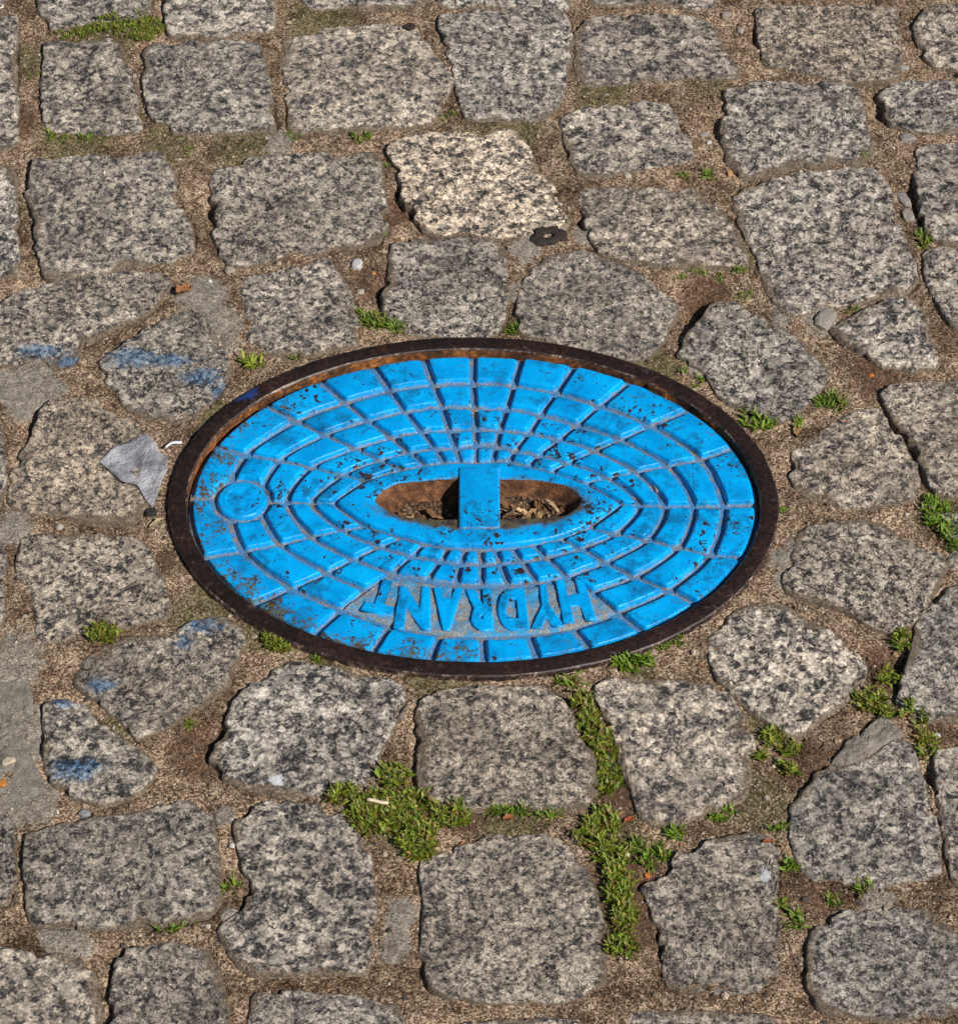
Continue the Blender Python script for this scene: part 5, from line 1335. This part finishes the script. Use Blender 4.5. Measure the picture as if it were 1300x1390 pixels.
def subdiv_ico():
    v, f = IV.tolist(), IF.tolist()
    cache, nf = {}, []
    def mid(a, b):
        k = (min(a, b), max(a, b))
        if k not in cache:
            p = (np.array(v[a]) + np.array(v[b])) / 2
            v.append((p / np.linalg.norm(p)).tolist())
            cache[k] = len(v) - 1
        return cache[k]
    for a, b, c in f:
        x, y, z = mid(a, b), mid(b, c), mid(c, a)
        nf += [(a, x, z), (b, y, x), (c, z, y), (x, y, z)]
    return np.array(v), np.array(nf)
SV, SF = subdiv_ico()

for i, ((x, y), L, W, H, yaw, col, nm, label, cat) in enumerate(PEBBLES):
    P = SV * (1 + 0.34 * vnoise(SV[:, 0] * 1.5, SV[:, 1] * 1.5, SV[:, 2] * 1.5 + i * 7.3, 5)[:, None])
    P = np.clip(P * 1.25, -0.95, 0.95)
    P = P * np.array([L / 2, W / 2, H / 2]) * 0.9
    me = mesh_from(nm, P, SF, [make_plain("pebble_stone", tuple(0.68 * a for a in col), 0.8, 0.25, 0.5, 420.0, 0.7)], False)
    tag(link(nm, me, None, (x, y, top_z(x, y) + H * 0.10), math.radians(yaw)), label, cat, "pebbles in the joints")

def dry_leaf_mesh(L, W, col, seed):
    rr = random.Random(seed)
    nx_, ny_ = 10, 6
    V = []
    for i in range(nx_ + 1):
        u = i / nx_
        w = W * 0.5 * max(math.sin(math.pi * u) ** 0.6, 0.04) * (1 + 0.22 * math.sin(u * 17 + seed))
        for j in range(ny_ + 1):
            s = j / ny_ * 2 - 1
            z = 0.20 * W * s * s * (1 + .6 * math.sin(5 * u + seed)) + 0.10 * L * math.sin(math.pi * u) + 0.07 * W * math.sin(11 * u + 4 * s + seed) + rr.uniform(-.2, .2)
            V.append(((u - .5) * L, s * w, z + 0.3))
    F = grid_faces(nx_ + 1, ny_ + 1, 0, False)
    # give it a real thickness
    V = np.array(V)
    n = len(V)
    V2 = np.vstack([V, V - np.array([0, 0, 0.25])])
    F2 = np.vstack([F, F[:, ::-1] + n])
    return mesh_from("dry_leaf", V2, F2, [make_plain("dry_leaf", tuple(0.62 * a for a in col), 0.65, 0.3, 0.6, 320.0, 0.8)], True)

for i, ((x, y), L, W, yaw, col, label) in enumerate(DRY_LEAVES):
    tag(link("dry_leaf", dry_leaf_mesh(L, W, col, 20 + i), None, (x, y, top_z(x, y) + 0.8), math.radians(yaw)), label, "leaf", "dry leaves on the paving")

# litter in the two halves of the key slot
rr = random.Random(77)
lit = [(-1, x) for x in (-52, -45, -39, -35, -30, -26)] + [(1, x) for x in (22, 25, 29, 33, 37, 41, 45, 49, 53, 57, 61, 31, 47)]
brown = [(.30, .14, .06), (.56, .36, .18), (.14, .07, .035), (.72, .50, .28), (.22, .11, .05), (.42, .24, .12)]
for i, (sd_, x) in enumerate(lit):
    yy = rr.uniform(-13, 4) if sd_ > 0 else rr.uniform(-12, -3)
    zl = -7.5 if sd_ > 0 else -14.0
    L = rr.uniform(11, 19) if sd_ > 0 else rr.uniform(8, 13)
    W = rr.uniform(2.2, 6)
    o = link("dry_leaf", dry_leaf_mesh(L, W, brown[i % 6], 60 + i), None, (LID_C[0] + x, LID_C[1] + yy, zl + rr.uniform(-2, 3)), rr.uniform(0, 3.14))
    o.rotation_euler = (rr.uniform(-.5, .5), rr.uniform(-.4, .4), rr.uniform(0, 3.14))
    if sd_ > 0:
        tag(o, "brown dry leaf scrap in the right half of the lid's slot", "leaf", "leaf litter in the right half of the slot")
    else:
        tag(o, "brown leaf crumb in the left half of the lid's slot", "leaf", "leaf litter in the left half of the slot")
def litter_bed():
    n = 5200
    x = RNG.uniform(-62, 66, n); y = RNG.uniform(-19, 12, n)
    ok = ((x / 66) ** 2 + ((y + 3) / 20) ** 2 < 1)
    x, y = x[ok], y[ok]; n = len(x)
    z = -16.0 + 5.0 * smooth(0, 20, x) + 1.5 * fbm(x, y, 0, 10, 2, 5)
    s = RNG.uniform(.5, 1.7, n)
    vv = IV[None] * RNG.uniform(.6, 1.3, (n, 12, 1)) * s[:, None, None]
    V = (vv + np.stack([x, y, z], -1)[:, None, :]).reshape(-1, 3)
    F = (IF[None] + (np.arange(n) * 12)[:, None, None]).reshape(-1, 3)
    pal = np.array([(.05, .028, .016), (.10, .055, .03), (.17, .10, .055), (.03, .022, .016), (.28, .19, .11)])
    T = np.repeat(pal[RNG.choice(5, n, p=[.3, .28, .2, .14, .08])], 12, 0)
    return mesh_from("slot_soil", V, F, [GRIT], False, {"tint": T})
soil = link("slot_soil", litter_bed(), None, (LID_C[0], LID_C[1], 0))
soil["kind"] = "stuff"
tag(soil, "dark crumbly soil lying inside the lid's slot", "soil")

# twig lying in a groove of the lid, stick in the green mat, pale shard
def stick_mesh(L, r, col, seed):
    n, m = 8, 7
    V = []
    for i in range(n + 1):
        u = i / n
        for j in range(m):
            a = j / m * 6.283
            rad = r * (1 + .25 * math.sin(seed + 9 * u + j)) * (1 if 0 < i < n else .7)
            V.append(((u - .5) * L, rad * math.cos(a) + .5 * math.sin(3 * u + seed), rad * 0.75 * math.sin(a)))
    F = grid_faces(n + 1, m).tolist() + [tuple(range(m))[::-1], tuple(n * m + j for j in range(m))]
    return mesh_from("twig", V, F, [make_plain("dry_wood", col, .7, .3, .35, 500.0)], True)
tag(link("twig", stick_mesh(16, 1.3, (.46, .31, .20), 1), None, (126.4, 30.6, -3.6), math.radians(-66)), "short tan twig lying in a groove on the lid's right side", "twig")
tag(link("twig", stick_mesh(15, 1.4, (.62, .52, .36), 4), None, (-67, -263, 4.2), math.radians(-17)), "short pale stick on the lower edge of the large green mat", "twig")

# dark flattened blotch above the lid, with a bare spot in it
def blotch_mesh(rx, ry, hole, seed):
    n = 60
    t = np.linspace(0, 2 * math.pi, n, endpoint=False)
    R = 1 + .34 * fbm(np.cos(t) * 2, np.sin(t) * 2, seed, 1.3, 3, 3)
    L = []
    for f, z in ((1.03, -3.0), (1.0, -.3), (.95, .2), (.8, .45), (.5, .5), (.36, .4), (.28, -.9)):
        if f <= .4 and not hole:
            continue
        w = .5 * fbm(np.cos(t) * f * 8, np.sin(t) * f * 8, seed, 4, 2, 5)
        L.append(np.stack([rx * R * f * np.cos(t), ry * R * f * np.sin(t), z + w * (z > 0)], -1))
    V = np.vstack(L)
    F = grid_faces(len(L), n).tolist()
    if not hole:
        F.append(tuple((len(L) - 1) * n + j for j in range(n)))
    return mesh_from("tar_blotch", V, F, [make_plain("black_tar", (.034, .026, .022), .8, .2, .7, 350.0, 1.0)], True)
tag(link("tar_blotch", blotch_mesh(14, 10.5, True, 2), None, (54.5, 292.5, 0.6)), "black flattened blotch with a pale centre below the pale beige stone", "blotch")
tag(link("tar_blotch", blotch_mesh(4.6, 4.6, False, 5), None, (-57.6, 545.8, 2.4)), "small black blotch on the upper edge of a stone near the top", "blotch")

# crumpled scrap of grey plastic film at the frame's left end
def scrap_mesh():
    p = resample(np.array(SCRAP), 2.2)
    if area(p) < 0:
        p = p[::-1]
    c = p.mean(0)
    L = []
    for f in np.linspace(1, 0.08, 16):
        q = c + (p - c) * f
        z = 2.2 + 1.5 * fbm(q[:, 0], q[:, 1], 0, 12, 3, 3) + 1.6 * f ** 8 * smooth(-0.2, 0.6, fbm(q[:, 0], q[:, 1], 4, 14, 1, 6)) + 0.35 * fbm(q[:, 0], q[:, 1], 0, 3, 2, 9)
        L.append(np.column_stack([q - c, z]))
    n = len(p)
    top = np.vstack(L)
    bot = top - np.array([0, 0, 0.5])
    k = len(top)
    V = np.vstack([top, bot])
    ft = grid_faces(16, n)
    F = ft.tolist() + (ft[:, ::-1] + k).tolist() + [(j, k + j, k + (j + 1) % n, (j + 1) % n) for j in range(n)]
    F += [tuple(15 * n + j for j in range(n))]
    return c, V, F
M_ = Mat("plastic_film", 0.22, 0.6)
v_ = M_.coords()
nz, _ = M_.noise(v_, 420.0, 3.0, .7)
n0, _ = M_.noise(v_, 38.0, 3.0, .6)
M_.out(M_.ramp(n0, [(0.36, (0.20, 0.20, 0.24)), (0.5, (0.42, 0.42, 0.46)), (0.62, (0.62, 0.62, 0.66))]), None, M_.bump(nz, 1.0, 0.003))
M_.p.inputs["Alpha"].default_value = 0.62
c_, V, F = scrap_mesh()
tag(link("plastic_scrap", mesh_from("plastic_scrap", V, F, [M_.m], True), None, (c_[0], c_[1], 0.6)), "shiny grey plastic scrap lying beside the frame's left end", "scrap")

# narrow pale strip of the same film, curled up at the rim
def strip_mesh():
    n = 10
    V = []
    for i in range(n + 1):
        u = i / n
        x, y = -6 + 12 * u, 6.0 * u - 3 + 0.8 * math.sin(5 * u)
        z = 2.2 + 1.6 * math.sin(math.pi * u)
        V += [(x, y - 1.6, z), (x, y, z + 0.9), (x, y + 1.6, z + 0.1), (x, y, z - 0.4)]
    F = grid_faces(n + 1, 4).tolist() + [(3, 2, 1, 0), tuple(n * 4 + j for j in range(4))]
    return mesh_from("plastic_strip", V, F, [make_plain("pale_film", (.62, .62, .64), .35, .5, .3, 300.0, .4)], True)
tag(link("plastic_strip", strip_mesh(), None, (SCRAP[4][0] + 10, SCRAP[4][1] + 8, -1.0)), "thin curled whitish strip between the plastic scrap and the frame", "scrap")
